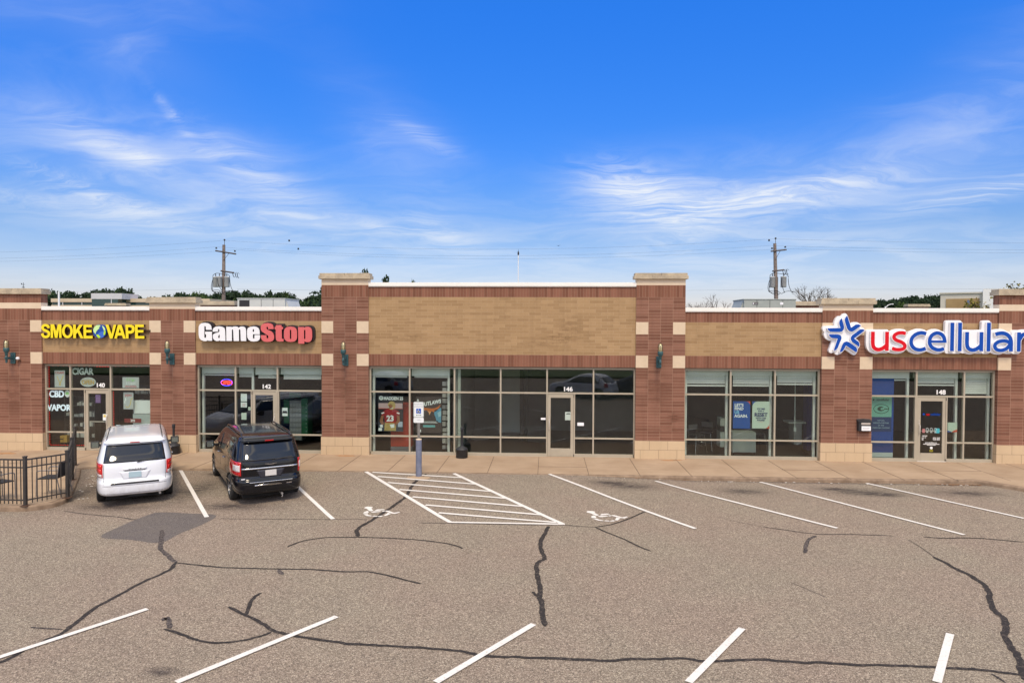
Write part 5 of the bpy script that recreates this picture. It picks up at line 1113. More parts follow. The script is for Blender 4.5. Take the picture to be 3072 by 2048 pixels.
class Body:
    def __init__(s, R): s.R = R
    def at(s, k, z):
        Z, V = s.R['z'], s.R[k]; i = max(0, min(len(Z)-2, int(np.searchsorted(Z, z))-1)); u = (z-Z[i])/(Z[i+1]-Z[i])
        def sl(j): 
            a, b = max(0, j-1), min(len(Z)-1, j+1); return (V[b]-V[a])/(Z[b]-Z[a])
        h = Z[i+1]-Z[i]; m0, m1 = sl(i)*h, sl(i+1)*h; u = min(max(u, 0), 1)
        return (2*u**3-3*u*u+1)*V[i]+(u**3-2*u*u+u)*m0+(-2*u**3+3*u*u)*V[i+1]+(u**3-u*u)*m1
    def P(s, z, th):
        hw, y0, y1 = s.at('hw', z), s.at('y0', z), s.at('y1', z); yc, hl = (y0+y1)/2, (y1-y0)/2; e = 2/s.R['n']; c, n = math.cos(th), math.sin(th)
        return Vector((hw*math.copysign(abs(c)**e, c), yc+hl*math.copysign(abs(n)**e, n), z))
    def tx(s, xf, rear=True): a = math.acos(max(-1, min(1, math.copysign(abs(xf)**(s.R['n']/2), xf)))); return -a if rear else a
    def ty(s, z, y, side):     # theta on the side (+1 right / -1 left) for a y position
        y0, y1 = s.at('y0', z), s.at('y1', z); v = (y-(y0+y1)/2)/((y1-y0)/2); a = math.asin(math.copysign(min(1, abs(v))**(s.R['n']/2), v)); return a if side > 0 else (PI-a if a >= 0 else -PI-a)
    def nrm(s, z, th):
        e = 1e-3; a = s.P(z, th+e)-s.P(z, th-e); b = s.P(min(z+.004, s.R['z'][-1]), th)-s.P(z-.004, th); n = a.cross(b); n.normalize(); return n
    def patch(s, name, m, par, cols, nz=8, nt=10, off=.004, th=.006):
        """cols(u)->(z, thetaA, thetaB) for u in 0..1 from bottom to top"""
        vs = []; fs = []
        for i in range(nz+1):
            z, a, b = cols(i/nz)
            # even spacing in space rather than in angle
            A = [s.P(z, a+(b-a)*k/60) for k in range(61)]; L = [0]
            for p, q in zip(A, A[1:]): L.append(L[-1]+(q-p).length)
            for j in range(nt+1):
                tl = L[-1]*j/nt; k = min(59, max(0, int(np.searchsorted(L, tl))-1)); u = (tl-L[k])/max(1e-9, L[k+1]-L[k]); t_ = a+(b-a)*(k+u)/60
                p = s.P(z, t_); n = s.nrm(z, t_); vs.append(p+n*off)
        W_ = nt+1; cnt = len(vs)
        for i in range(nz):
            for j in range(nt): fs.append((i*W_+j, i*W_+j+1, (i+1)*W_+j+1, (i+1)*W_+j))
        edge = [j for j in range(W_)]+[i*W_+nt for i in range(1, nz+1)]+[nz*W_+j for j in range(nt-1, -1, -1)]+[i*W_ for i in range(nz-1, 0, -1)]
        back = []
        for e_ in edge:
            i, j = divmod(e_, W_); z, a, b = cols(i/nz); vs.append(vs[e_]-s.nrm(z, a if j < nt/2 else b)*th); back.append(len(vs)-1)
        m_ = len(edge)
        for k in range(m_): fs.append((edge[(k+1) % m_], edge[k], back[k], back[(k+1) % m_]))
        mb = MB(); mb.add(vs, fs[:nz*nt], 0, True); b0 = mb; mb.f += [f for f in fs[nz*nt:]]; mb.m += [0]*m_; mb.sm += [False]*m_
        me = mb.mesh(); bm = bmesh.new(); bm.from_mesh(me); bmesh.ops.recalc_face_normals(bm, faces=bm.faces)
        bm.normal_update(); f0 = max(bm.faces, key=lambda f: f.calc_area()); c0 = f0.calc_center_median()
        if f0.normal.dot(Vector((c0.x, c0.y-2.5, (c0.z-.9)*1.5))) < 0: bmesh.ops.reverse_faces(bm, faces=bm.faces)
        bm.to_mesh(me); bm.free()
        return link(name, me, m, par)
def lerp(a, b, u): return a+(b-a)*u
def Bd_roof(B_, x, y):
    z = B_.R['z'][-1]
    while z > 1.2:
        hw, y0, y1 = B_.at('hw', z), B_.at('y0', z), B_.at('y1', z); n = B_.R['n']
        if abs(x/hw)**n+abs((y-(y0+y1)/2)/((y1-y0)/2))**n <= 1: return z
        z -= .004
    return z
def build_van(label, cat, group, paint, loc, rz, style):
    hatch = style == 'hatch'; Bd = Body(rings_hatch() if hatch else rings_van()); R = Bd.R
    root = empty('minivan' if not hatch else 'hatchback_car', loc, rz, label, cat, group)
    zs = sorted(set(R['z']+[lerp(a, b, .5) for a, b in zip(R['z'], R['z'][1:])])); nt = 96
    vs = []; 
    ths = []
    for k in range(nt):
        u = 2*PI*k/nt; ths.append(u)
    # angle list refined so that points are evenly spread
    e = 2/R['n']
    prm = []
    for k in range(nt):
        u = k/nt*4; q = int(u); f = u-q; f = f
        a = (lerp(0, 1, f)); # superellipse even-ish spacing
        w = math.atan2(math.copysign(abs(math.sin(a*PI/2))**(1/e*.55), 1), math.copysign(abs(math.cos(a*PI/2))**(1/e*.55), 1)); prm.append(w+q*PI/2)
    for z in zs:
        for w in prm: vs.append(Bd.P(z, w if w <= PI else w-2*PI))
    fs = [(i*nt+k, i*nt+(k+1) % nt, (i+1)*nt+(k+1) % nt, (i+1)*nt+k) for i in range(len(zs)-1) for k in range(nt)]
    mb = MB(); mb.add(vs, fs, 0, True); mb.add(vs[:nt], [tuple(range(nt))[::-1]], 1); mb.add(vs[-nt:], [tuple(range(nt))], 0, True)
    me = mb.mesh(); bm = bmesh.new(); bm.from_mesh(me); bmesh.ops.remove_doubles(bm, verts=bm.verts, dist=1e-4); bmesh.ops.recalc_face_normals(bm, faces=bm.faces); bm.to_mesh(me); bm.free()
    body = link('body', me, [paint, UND], root)
    mb = MB(); Lr = R['y1'][3]; mb.box(-.72, .72, .30, Lr-.35, .15, .30); mb.tube([(-.8, .98 if not hatch else .8, .32), (.8, .98 if not hatch else .8, .32)], .05, 8); mb.build('underbody', UND, root)
    # wheel wells
    ay = (.98, 4.06) if not hatch else (.80, 3.45); hwv = Bd.at('hw', .5)
    cut = MB()
    for y in ay:
        for s in (-1, 1): cut.tube([(s*(hwv-.30), y, .34), (s*(hwv+.2), y, .34)], .395 if not hatch else .37, 32)
    co = link('cutter', cut.mesh(), UND); co.location = loc; co.rotation_euler = (0, 0, rz)
    md = body.modifiers.new('b', 'BOOLEAN'); md.operation = 'DIFFERENCE'; md.object = co; md.solver = 'EXACT'
    try: md.material_mode = 'TRANSFER'
    except Exception: pass
    bpy.context.view_layer.update(); dg = bpy.context.evaluated_depsgraph_get(); nm = bpy.data.meshes.new_from_object(body.evaluated_get(dg)); body.modifiers.clear(); body.data = nm; bpy.data.objects.remove(co)
    for y in ay:
        for s in (-1, 1):
            x1 = s*(hwv-.015); x0 = s*(hwv-.235); rr = .345 if not hatch else .325
            w = MB(); prof = [(.19, 0), (.235, -.004), (rr-.03, 0), (rr-.008, .02), (rr, .06), (rr, .17), (rr-.008, .21), (.20, .23)]
            n = 40; vv = [((x1-s*d), y+r_*math.cos(2*PI*k/n), rr-.005+r_*math.sin(2*PI*k/n)) for r_, d in prof for k in range(n)]
            w.add(vv, [(i*n+k, i*n+(k+1) % n, (i+1)*n+(k+1) % n, (i+1)*n+k) if s < 0 else (i*n+(k+1) % n, i*n+k, (i+1)*n+k, (i+1)*n+(k+1) % n) for i in range(len(prof)-1) for k in range(n)], 0, True)
            wo = w.build('wheel', TYRE, root)
            rm = MB(); c0 = (x1-s*.03)
            rm.tube([(x1-s*.20, y, rr), (x1-s*.10, y, rr)], .225, 28, cap=True)
            rm.tube([(x1+s*.001-s*.01, y, rr), (x1-s*.035, y, rr)], .045, 14)
            for k in range(7):
                a = 2*PI*k/7; d = Vector((0, math.cos(a), math.sin(a))); nn = Vector((0, -math.sin(a), math.cos(a))); p0 = Vector((x1-s*.03, y, rr)); 
                q = [p0+d*.03+nn*.02, p0+d*.03-nn*.02, p0+d*.205-nn*.032, p0+d*.205+nn*.032]; q2 = [v-Vector((s*.03, 0, 0)) for v in q]
                rm.add(q+q2, [(0, 1, 2, 3), (7, 6, 5, 4), (0, 4, 5, 1), (1, 5, 6, 2), (2, 6, 7, 3), (3, 7, 4, 0)])
            rm.tube([(x1-s*.012, y+.21*math.cos(2*PI*k/30), rr+.21*math.sin(2*PI*k/30)) for k in range(31)], .014, 6, cap=False)
            rm.build('rim', RIM, wo)
    pt = Bd.patch; tx, ty = Bd.tx, Bd.ty
    if hatch:
        pt('rear_window', VGL, root, lambda u: (lerp(1.04, 1.36, u), tx(-.84), tx(.84)), 8, 16)
        for s in (-1, 1):
            pt('side_window', VGL, root, lambda u: (lerp(.98, 1.36, u), ty(lerp(.98, 1.36, u), lerp(.75, 1.15, u), s), ty(lerp(.98, 1.36, u), lerp(3.0, 2.3, u), s)), 6, 14)
            pt('tail_lamp', TLR, root, lambda u: (lerp(.74, 1.0, u), tx(s*.80), ty(lerp(.74, 1.0, u), .42, s)), 5, 8, .006)
        pt('windscreen', VGL, root, lambda u: (lerp(1.02, 1.42, u), tx(.86, False), tx(-.86, False)), 8, 12)
        return root, Bd
    black = style == 'black'
    # rear glass and seams
    win = pt('rear_window', VGL, root, lambda u: (lerp(1.135, 1.565, u), tx(-lerp(.80, .825, u)), tx(lerp(.80, .825, u))), 12, 24, .006)
    seam = mat('body_seam', (.015, .015, .015) if black else (.10, .10, .10), .7) if 'body_seam_%s' % style not in bpy.data.materials else bpy.data.materials['body_seam_%s' % style]; seam.name = 'body_seam_%s' % style
    xt = .785
    for s in (-1, 1): pt('seam', seam, body, lambda u: (lerp(.60, 1.10, u), tx(s*xt-.005*s), tx(s*xt+.005*s)), 10, 1, .0015, .003)
    pt('seam', seam, body, lambda u: (lerp(.548, .558, u), tx(-.80), tx(.80)), 1, 24, .0015, .003)
    pt('seam', seam, body, lambda u: (lerp(1.615, 1.625, u), tx(-.93), tx(.93)), 1, 24, .0015, .003)
    # spoiler lip with high brake light
    mb = MB(); N_ = 20; L0 = [Bd.P(1.60, tx(lerp(-.93, .93, i/N_))) for i in range(N_+1)]; L1 = [Bd.P(1.655, tx(lerp(-.93, .93, i/N_))) for i in range(N_+1)]
    vs = []
    for a, b in zip(L0, L1): vs += [a+Vector((0, .0, -.0)), a+Vector((0, -.10, .018)), b+Vector((0, -.075, .006)), b+Vector((0, .03, .012))]
    fs = [(i*4+k, i*4+(k+1) % 4, (i+1)*4+(k+1) % 4, (i+1)*4+k) for i in range(N_) for k in range(4)]+[(3, 2, 1, 0), (N_*4, N_*4+1, N_*4+2, N_*4+3)]
    mb.add(vs, fs, 0, True); sp = mb.build('spoiler', paint, root, bevel=.006)
    mb = MB(); c_ = L0[N_//2]; mb.box(-.12, .12, c_.y-.105, c_.y-.07, 1.619, 1.642); mb.build('brake_light', TLR, sp)
    # tail lamps
    for s in (-1, 1):
        za, zb = (.76, 1.12)
        q = pt('tail_lamp', TLR, root, lambda u: (lerp(za, zb, u), tx(s*.81), tx(s*.993)), 10, 12, .008, .012)
        if black: pt('lamp_lens', TLW, q, lambda u: (lerp(.87, 1.03, u), tx(s*.835), tx(s*.965)), 6, 6, .013, .006)
        else: pt('lamp_lens', TLW, q, lambda u: (lerp(.775, .845, u), tx(s*.83), tx(s*.985)), 4, 6, .013, .006); pt('lamp_lens', mat('lamp_bright_red', (.75, .03, .02), .15, coat=1), q, lambda u: (lerp(.88, .97, u), tx(s*.845), tx(s*.97)), 4, 6, .013, .006); pt('lamp_lens', bpy.data.materials['lamp_bright_red'], q, lambda u: (lerp(1.0, 1.08, u), tx(s*.845), tx(s*.97)), 4, 6, .013, .006)
    # plate recess, plate, handle bar
    pt('plate_recess', paint if not black else mat('recess_dark', (.03, .03, .04), .35), root, lambda u: (lerp(.70, .895, u), tx(-lerp(.30, .40, u)), tx(lerp(.30, .40, u))), 6, 12, .003, .012)
    pl = MB(); yy = Bd.P(.80, tx(0)).y; pl.box(-.155, .155, yy-.022, yy-.012, .735, .885); pl.build('number_plate', mat('plate_blank', (.38, .52, .58) if not black else (.60, .58, .55), .5), root, bevel=.004)
    if black:
        pt('chrome_strip', CHROME, root, lambda u: (lerp(.925, .960, u), tx(-.80), tx(.80)), 2, 24, .012, .012)
        yb = Bd.P(1.01, tx(0)).y
        link('badge', solid([[(0, 1.045), (.03, 1.038), (.05, 1.046), (.17, 1.058), (.16, 1.05), (.055, 1.030), (0, 1.026), (-.055, 1.030), (-.16, 1.05), (-.17, 1.058), (-.05, 1.046), (-.03, 1.038)]], yb-.022, yb-.006), CHROME, root)
        mb = MB(); mb.tube([Bd.P(.60, tx(lerp(-.60, .60, k/16)))+Vector((0, -.012, 0)) for k in range(17)], .010, 6); mb.build('bumper_strip', CHROME, root)
        mb = MB(); yv = Bd.P(.66, tx(-.78)).y; mb.box(-.80, -.68, yv-.012, yv-.002, .675, .70); mb.build('small_badge', LWH, root)
        mb = MB(); mb.tube([(.30, -.02, .22), (.30, -.07, .21), (.27, -.10, .17)], .014, 8); mb.tube([(.30, .3, .24), (.30, -.02, .24)], .03, 8); mb.build('tow_hook', GALV, root)
    else:
        pt('hatch_handle', paint, root, lambda u: (lerp(.93, .985, u), tx(-.30), tx(.30)), 2, 10, .014, .014)
        yb = Bd.P(.96, tx(0)).y
        text('D O D G E', .042, (0, yb-.024, .942), mat('badge_grey', (.16, .16, .17), .4), root, 'badge', offset=.0015, xs=1.6, ext=.002)
        mb = MB(); mb.box(-.26, .26, Bd.P(.91, tx(0)).y-.006, Bd.P(.91, tx(0)).y+.01, .905, .922); mb.build('handle_shadow_gap', seam, body)
        pt('step_pad', PLB, root, lambda u: (lerp(.585, .625, u), tx(-.60), tx(.60)), 3, 16, .012, .010)
        mb = MB(); mb.tube([(.62, -.0, .265), (.62, .2, .27)], .03, 12); mb.build('exhaust', GALV, root)
        pt('lower_valance', PLB, root, lambda u: (lerp(.225, .262, u), tx(-lerp(.18, .22, u)), tx(lerp(.34, .28, u))), 3, 8, .004, .006)
    pt('bumper_crease', seam, body, lambda u: (lerp(.345, .352, u), tx(-.92), tx(.92)), 1, 24, .001, .002)
    # side glass, seams, handles
    for s in (-1, 1):
        for (a0, a1, b0, b1) in ((.60, .70, 1.62, 1.62), (1.70, 1.70, 2.58, 2.56), (2.66, 2.64, 3.72, 3.28)):
            pt('side_window', VGL, root, lambda u: (lerp(1.16, 1.555, u), ty(lerp(1.16, 1.555, u), lerp(a0, a1, u), s), ty(lerp(1.16, 1.555, u), lerp(b0, b1, u), s)), 8, 10, .005)
        for y in (1.66, 2.62, 3.62): pt('seam', seam, body, lambda u: (lerp(.34, 1.13, u), ty(lerp(.34, 1.13, u), y-.004, s), ty(lerp(.34, 1.13, u), y+.004, s)), 10, 1, .0015, .003)
        pt('seam', seam, body, lambda u: (lerp(1.085, 1.093, u), ty(1.09, .55, s), ty(1.09, 1.66, s)), 1, 12, .0015, .003)
        for y in (1.82, 2.78):
            p = Bd.P(1.0, ty(1.0, y, s)); mb = MB(); mb.tube([p+Vector((s*.0, -.01, 0)), p+Vector((s*.035, .02, 0)), p+Vector((s*.035, .15, 0)), p+Vector((0, .18, 0))], .014, 8); mb.build('door_handle', CHROME if black else paint, root)
        pt('side_moulding', CHROME, root, lambda u: (lerp(.50, .53, u), ty(.5, 1.45, s), ty(.5, 3.60, s)), 1, 12, .006, .006) if black else None
        # mirrors
        mb = MB(); mb.tube([(s*.93, 3.56, 1.06), (s*1.04, 3.54, 1.09)], .035, 8); m_ = mb.build('mirror', PLB, root)
        mb = MB(); mb.box(s*1.16-.125, s*1.16+.125, 3.46, 3.60, 1.01, 1.21); mb.build('mirror_housing', PLB if not black else paint, m_, bevel=.035, seg=3)
        mb = MB(); mb.box(s*1.16-.095, s*1.16+.095, 3.452, 3.459, 1.035, 1.185); mb.build('mirror_glass', mat('mirror', (.30, .36, .35), .05, .8) if 'mirror' not in bpy.data.materials else bpy.data.materials['mirror'], m_, bevel=.0)
        # roof rails / ditch mouldings
        pts = []
        for k in range(13):
            y = lerp(.50, 3.05, k/12); x = s*(.70 if not black else .68); 
            zz = Bd_roof(Bd, x, y); pts.append((x, y, zz+(.045 if black and 0 < k < 12 else (.004 if not black else .0))))
        mb = MB(); mb.tube(pts, .022 if black else .014, 8); mb.build('roof_rail', paint if black else PLB, root)
    pt('windscreen', VGL, root, lambda u: (lerp(1.13, 1.62, u), tx(.90, False), tx(-.90, False)), 10, 14, .005)
    # wiper and inner dark strip under the rear glass
    yw = Bd.P(1.15, tx(.2)).y; mb = MB(); mb.tube([(.05, Bd.P(1.12, tx(.05)).y-.02, 1.12), (.30, Bd.P(1.17, tx(.3)).y-.025, 1.165), (.62, Bd.P(1.20, tx(.65)).y-.02, 1.19)], .010, 6); mb.build('wiper', PLB, root)
    return root, Bd
WPAINT = mat('white_car_paint', (.75, .78, .83), .22, coat=1); t = NT(WPAINT)
sp_ = t.n('ShaderNodeSeparateXYZ', {0: t.coord('Object')}); dirt = t.ramp(sp_.outputs[2], [(.30, 1), (.75, 0)])
t.color(t.mix(t.math('MULTIPLY', dirt, t.ramp(t.noise(t.coord('Object'), 6, 5, .7), [(.35, 0), (.65, .5)])), (.75, .78, .83), (.45, .42, .40)))
BPAINT = mat('black_blue_car_paint', (.003, .0035, .006), .12, coat=.3, spec=.35)
van_w, _ = build_van('white minivan parked nose-in beside the curb island, seen from behind', 'van', 'minivans parked at the shops', WPAINT, WHITE_POS, WHITE_ROT, 'white')
van_w.scale = (.89, 1, .955)
van_b, _ = build_van('black minivan with chrome trim parked nose-in in front of the game shop', 'van', 'minivans parked at the shops', BPAINT, BLACK_POS, BLACK_ROT, 'black')
van_b.scale = (.88, 1, .97)
# cars parked in the near row (their mirror images show in the shop glass)
build_van('silver hatchback parked in the near row, mirrored in the vacant shop window', 'car', None, mat('silver_car_paint', (.80, .80, .80), .35, .0, coat=.3), (4.3, -19.7, -.12), math.radians(118), 'hatch')
build_van('dark hatchback parked in the near row beside the silver one', 'car', None, mat('dark_car_paint', (.03, .035, .05), .2, coat=1), (7.7, -19.9, -.12), math.radians(118), 'hatch')
build_van('grey hatchback parked in the near row at the left', 'car', None, mat('grey_car_paint', (.20, .22, .24), .25, coat=1), (-9.0, -20.2, -.12), math.radians(118), 'hatch')
def berm():
    G2_ = noisy('lawn', (.05, .09, .02), (.09, .13, .04), 3, .95); mb = MB(); mb.prism([(-60, -44), (60, -44), (60, -36), (-60, -36)], -.15, .06); tag(mb.build('grass_strip', G2_), kind='structure')
berm()

# ------------------------------------------------------------------ on the roof
HV = noisy('rooftop_unit_grey', (.30, .33, .30), (.36, .39, .36), 2, .5); HV2 = noisy('rooftop_unit_pale', (.50, .52, .50), (.56, .58, .55), 2, .5)
def hvac(x0, x1, y, z0, z1, m, label, hood):
    r = empty('rooftop_air_handler', ((x0+x1)/2, y, z0), 0, label, 'air conditioner', None); w = (x1-x0)/2; h = z1-z0
    hd = .34; a, b = (-w+hd, w) if hood < 0 else (-w, w-hd)
    mb = MB(); mb.box(a, b, 0, 1.6, 0, h); mb.box(a-.02, b+.02, -.02, 1.62, h, h+.035); mb.build('cabinet_shell', m, r, bevel=.006)
    mb = MB(); s = hood; e = a if hood < 0 else b
    mb.prism([(e, .1), (e+s*hd, .1), (e+s*hd, 1.5), (e, 1.5)], 0, .02); mb.add([(e, .1, h-.03), (e+s*hd, .1, .02), (e+s*hd, 1.5, .02), (e, 1.5, h-.03), (e, .1, .02), (e, 1.5, .02)], [(0, 1, 2, 3), (0, 4, 1), (3, 2, 5)]); mb.build('intake_hood', m, r)
    mb = MB()
    n = 4
    for i in range(1, n): mb.box(a+(b-a)*i/n-.008, a+(b-a)*i/n+.008, -.004, 0, .04, h-.02)
    mb.build('panel_seam', DARKM, r)
    mb = MB()
    if hood > 0: mb.box(a+.08, a+.52, -.006, 0, .06, h-.05)
    else:
        for k in range(4): mb.box(a+.86, a+1.06, -.006, 0, .30+.05*k, .33+.05*k)
    mb.build('louvre', DARKM, r); return r, a, b, h
hvac(-13.0, -10.62, 5.0, 4.62, 5.53, HV2, 'pale rooftop air handler with a dark louvre above the game shop', 1)
r, a, b, h = hvac(7.58, 9.97, 5.0, 4.62, 5.53, HV, 'grey-green rooftop air handler with a sloping hood at its left end', -1)
mb = MB(); mb.box(a+.33, a+.56, -.006, 0, h-.20, h-.10); q = mb.build('nameplate', BLK, r); text('TRANE', .06, (a+.465, -.007, h-.17), LWH, q, ext=.001, xs=.8); mb = MB(); mb.box(a+.345, a+.385, -.008, -.006, h-.185, h-.115); mb.build('plate_mark', LWH, q)
mb = MB(); mb.box(b-.62, b-.50, -.006, 0, h-.20, h-.10); mb.build('sticker', LWH, r)
def roofpier(x0, x1, y, z, label):
    r = empty('parapet_pier', ((x0+x1)/2, y, 4.62), 0, label, 'parapet pier'); w = (x1-x0)/2; h = z-4.62
    mb = MB(); mb.box(-w+.1, w-.1, 0, .5, 0, h-.2); mb.build('pier_shaft', RED, r, uv=(0, 0)); mb = MB(); mb.box(-w, w, -.1, .6, h-.2, h-.08); mb.box(-w+.04, w-.04, -.06, .56, h-.08, h); mb.build('pier_cap', CAPM, r, bevel=.01)
roofpier(-17.3, -15.42, 10, 5.61, 'stone-capped parapet pier on the roof right of the pier with the second lamp')
roofpier(-27.6, -25.9, 10, 5.6, 'stone-capped parapet pier at the far left roof edge'); roofpier(11.1, 13.02, 10, 5.65, 'stone-capped parapet pier beside the grey-green air handler')
roofpier(-35.45, -33.66, 30, 6.14, 'small distant stone-capped pier behind the yellow sign'); roofpier(27.1, 28.77, 30, 6.19, 'small distant stone-capped pier above the red and blue lettering')
r = empty('weather_vane', (-27.91, 12, 5.6), 0, 'thin weather sensor mast above the leftmost pier', 'mast'); mb = MB(); mb.tube([(0, 0, 0), (0, 0, 1.05)], .012, 6); mb.tube([(-.10, 0, .95), (.10, 0, .95)], .01, 6); mb.tube([(-.07, 0, .80), (.07, 0, .80)], .02, 6); mb.tube([(-.1, 0, .95), (-.1, 0, 1.02)], .02, 6); mb.build('sensor_mast', DARKM, r)

# ------------------------------------------------------------------ utility poles and wires
WOOD = noisy('weathered_wood', (.16, .125, .105), (.26, .21, .185), 5, .9); WOOD2 = noisy('dark_crossarm', (.07, .055, .05), (.11, .09, .08), 5, .9); CAN = noisy('transformer_grey', (.33, .34, .34), (.40, .41, .40), 4, .5); INS = mat('insulator_dark', (.02, .02, .025), .4); CABLE = mat('cable_black', (.02, .022, .028), .6)
def pole(x, y, mir, label, lean=0.0, mode=0):
    r = empty('utility_pole', (x, y, -.2), 0, label, 'utility pole', 'wooden utility poles behind the shops'); m = mir; Hh = 11.45
    lx = lambda z: lean*(z/Hh)
    mb = MB(); mb.tube([(lx(z), 0, z) for z in (0, 4, 8, Hh)], [.20, .18, .155, .12], 14); mb.build('pole_shaft', WOOD, r)
    X = lx(Hh)
    mb = MB(); mb.tube([(X+m*.05, 0, Hh-.1), (X+m*.06, 0, Hh+.38)], .02, 6); mb.build('pin', WOOD2, r)
    def ins(px, py, pz):
        q = MB(); q.lathe([(.0, pz-.05), (.055, pz-.05), (.09, pz-.02), (.03, pz), (.08, pz+.02), (.075, pz+.05), (.03, pz+.09), (0, pz+.10)], px, py, 12); q.build('insulator', INS, r)
    ins(X+m*.06, 0, Hh+.40)
    # upper crossarm, seen askew
    d = Vector((m*.95, .32, -.14 if mode == 0 else .12)).normalized(); a0 = Vector((X, -.15, Hh-.62)); l0, l1 = (-.62, 1.05) if mode == 0 else (-.40, 1.05)
    mb = MB(); mb.tube([a0+d*l0, a0+d*l1], .065, 6); mb.build('crossarm', WOOD2, r)
    mb = MB(); mb.tube([a0+d*.0+Vector((0, 0, -.75)), a0+d*.5], .018, 5); mb.build('brace', WOOD2, r)
    for l in (l0+.08, l1-.1):
        p = a0+d*l; ins(p.x, p.y, p.z+.22)
    a1 = Vector((X-.0, -.12, Hh-2.25)); mb = MB(); mb.tube([a1-d*.22*1, a1+d*.85], .07, 6); mb.build('crossarm', WOOD2, r)
    for l in (.75, .95, 1.1):
        p = a1+d*l+Vector((0, 0, -.02)); q = MB(); q.tube([p, p+Vector((m*.05, 0, -.28)), p+Vector((m*.16, 0, -.38))], .028, 6); q.tube([p, p+Vector((m*.10, 0, .08)), p+Vector((m*.22, 0, -.06))], .014, 5); q.build('cutout_fuse', INS, r)
    zt = 7.85
    offs = ((-.55, -.12), (-.08, -.42), (.42, -.12)) if mode == 0 else ((-.62, -.15), (-.30, .15), (.18, -.42))
    for ox, oy in offs:
        q = MB(); q.lathe([(0, zt), (.21, zt), (.225, zt+.03), (.225, zt+.80), (.24, zt+.82), (.22, zt+.87), (.08, zt+.90), (0, zt+.90)], ox, oy, 18); c_ = q.build('transformer', CAN, r)
        q = MB(); q.lathe([(.03, zt+.88), (.04, zt+1.0), (.025, zt+1.05), (.04, zt+1.10), (.02, zt+1.16), (0, zt+1.17)], ox, oy, 8); q.build('bushing', INS, c_)
    cab = [[(-.8, -.1, zt+.7), (-.95, -.1, zt+.1), (-.85, -.1, zt-.35), (-.4, -.15, zt-.42), (0, -.15, zt-.55)], [(-.8, -.1, zt+1.0), (-.5, -.1, zt+1.18), (0, -.15, zt+1.12), (.55, -.1, zt+1.05), (.68, -.1, zt+.8)],
           [(.66, -.1, zt+.75), (.72, -.1, zt+.2), (.9, -.1, zt-.28), (1.05, -.1, zt-.42)], [(-.9, -.1, zt-.30), (-.3, -.15, zt-.25), (.1, -.2, zt-.5), (.35, -.2, zt-.35), (.75, -.2, zt-.30), (1.1, -.2, zt-.38)], [(-.1, -.7, zt+.7), (-.05, -.7, zt+.2), (.25, -.5, zt-.45)],
           [(-.8, -.1, zt+1.0), (-.82, -.1, zt+.4), (-.85, -.1, zt-.2), (-.6, -.1, zt-.5), (-.1, -.15, zt-.62)]]
    q = MB()
    for c_ in cab: q.tube(smooth(c_, 5), .022, 6)
    q.build('service_cable', CABLE, r)
    return r
POLES = [(-27.55, 34), (18.5, 34)]
pole(-27.72, 34, 1, 'wooden utility pole with three grey transformers behind the game shop', .12, 0); pole(18.95, 34, 1, 'wooden utility pole with two visible grey transformers behind the phone shop roof', -.42, 1)
def wires():
    def span(name, pts, lab, r_=.0045):
        mb = MB()
        for a, b, sag in pts:
            a, b = Vector(a), Vector(b); mb.tube([a.lerp(b, k/14)-Vector((0, 0, sag*4*(k/14)*(1-k/14))) for k in range(15)], r_, 4, cap=False)
        tag(mb.build(name, CABLE), lab, 'power line', 'power lines between the utility poles')
    xl, xr = -27.6, 18.5; far_l, far_r = -73, 64
    for i, (dx, dy, z, lab) in enumerate(((0, 0, 11.62, 'topmost thin power line'), (-.55, -.2, 11.05, 'second power line from the top'), (.95, .2, 10.85, 'third power line from the top'))):
        span('power_line', [((far_l, 34+dy, z-.6), (xl+dx, 34+dy, z), .7), ((xl+dx, 34+dy, z), (xr+dx*.8, 34+dy, z), .8), ((xr+dx*.8, 34+dy, z), (far_r, 34+dy, z), .4)], lab)
    span('power_line', [((far_l, 34, 7.1), (xl-.9, 34, 7.50), .15), ((xl+1.1, 34, 7.50), (xr-.9, 34, 7.50), .20), ((xr+.9, 34, 7.50), (far_r, 34, 7.9), .1)], 'lowest thin line running past the transformers')
    k = 0
    for x, y, z in ((-25.0, 42, 12.6), (-24.1, 42, 11.8), (20.6, 42, 12.5), (21.2, 42, 11.9)):
        mb = MB(); mb.lathe([(0, -.09), (.08, -.08), (.08, .06), (.04, .10), (0, .11)], 0, 0, 10); o = mb.build('line_insulator', INS, None, loc=(x, y, z)); tag(o, ['small dark insulator on the line, upper right of the left pole', 'small dark insulator on the line, lower right of the left pole', 'small dark insulator on the line, upper right of the right pole', 'small dark insulator on the line, lower right of the right pole'][k], 'insulator'); k += 1
wires()
def far_pole(x, y, h, r0, label, arm=None, name='light_pole', col=None):
    r = empty(name, (x, y, -.2), 0, label, 'light pole'); m = col or LWH; mb = MB(); mb.tube([(0, 0, 0), (0, 0, h+.2)], [r0, r0*.7], 8); mb.build('pole_shaft', m, r)
    if arm: mb = MB(); mb.tube([(0, 0, h), (arm*.5, 0, h+.35), (arm, 0, h+.5)], .05, 6); mb.box(min(arm, arm*1.35), max(arm, arm*1.35), -.12, .12, h+.45, h+.55); mb.build('lamp_arm', m, r)
    return r
far_pole(-68.9, 70, 9.0, .18, 'plain white pole above the roof edge over the yellow sign'); far_pole(44.7, 70, 7.2, .08, 'small street light with an arm in front of the far pine wood', .75)
r = far_pole(-3.58, 60, 13.0, .08, 'slender pale mast rising behind the vacant shop parapet', name='flag_mast'); mb = MB(); mb.lathe([(.05, 13.2), (.10, 13.3), (.10, 13.55), (.03, 13.7), (0, 14.0)], 0, 0, 8); mb.build('mast_head', DARKM, r)
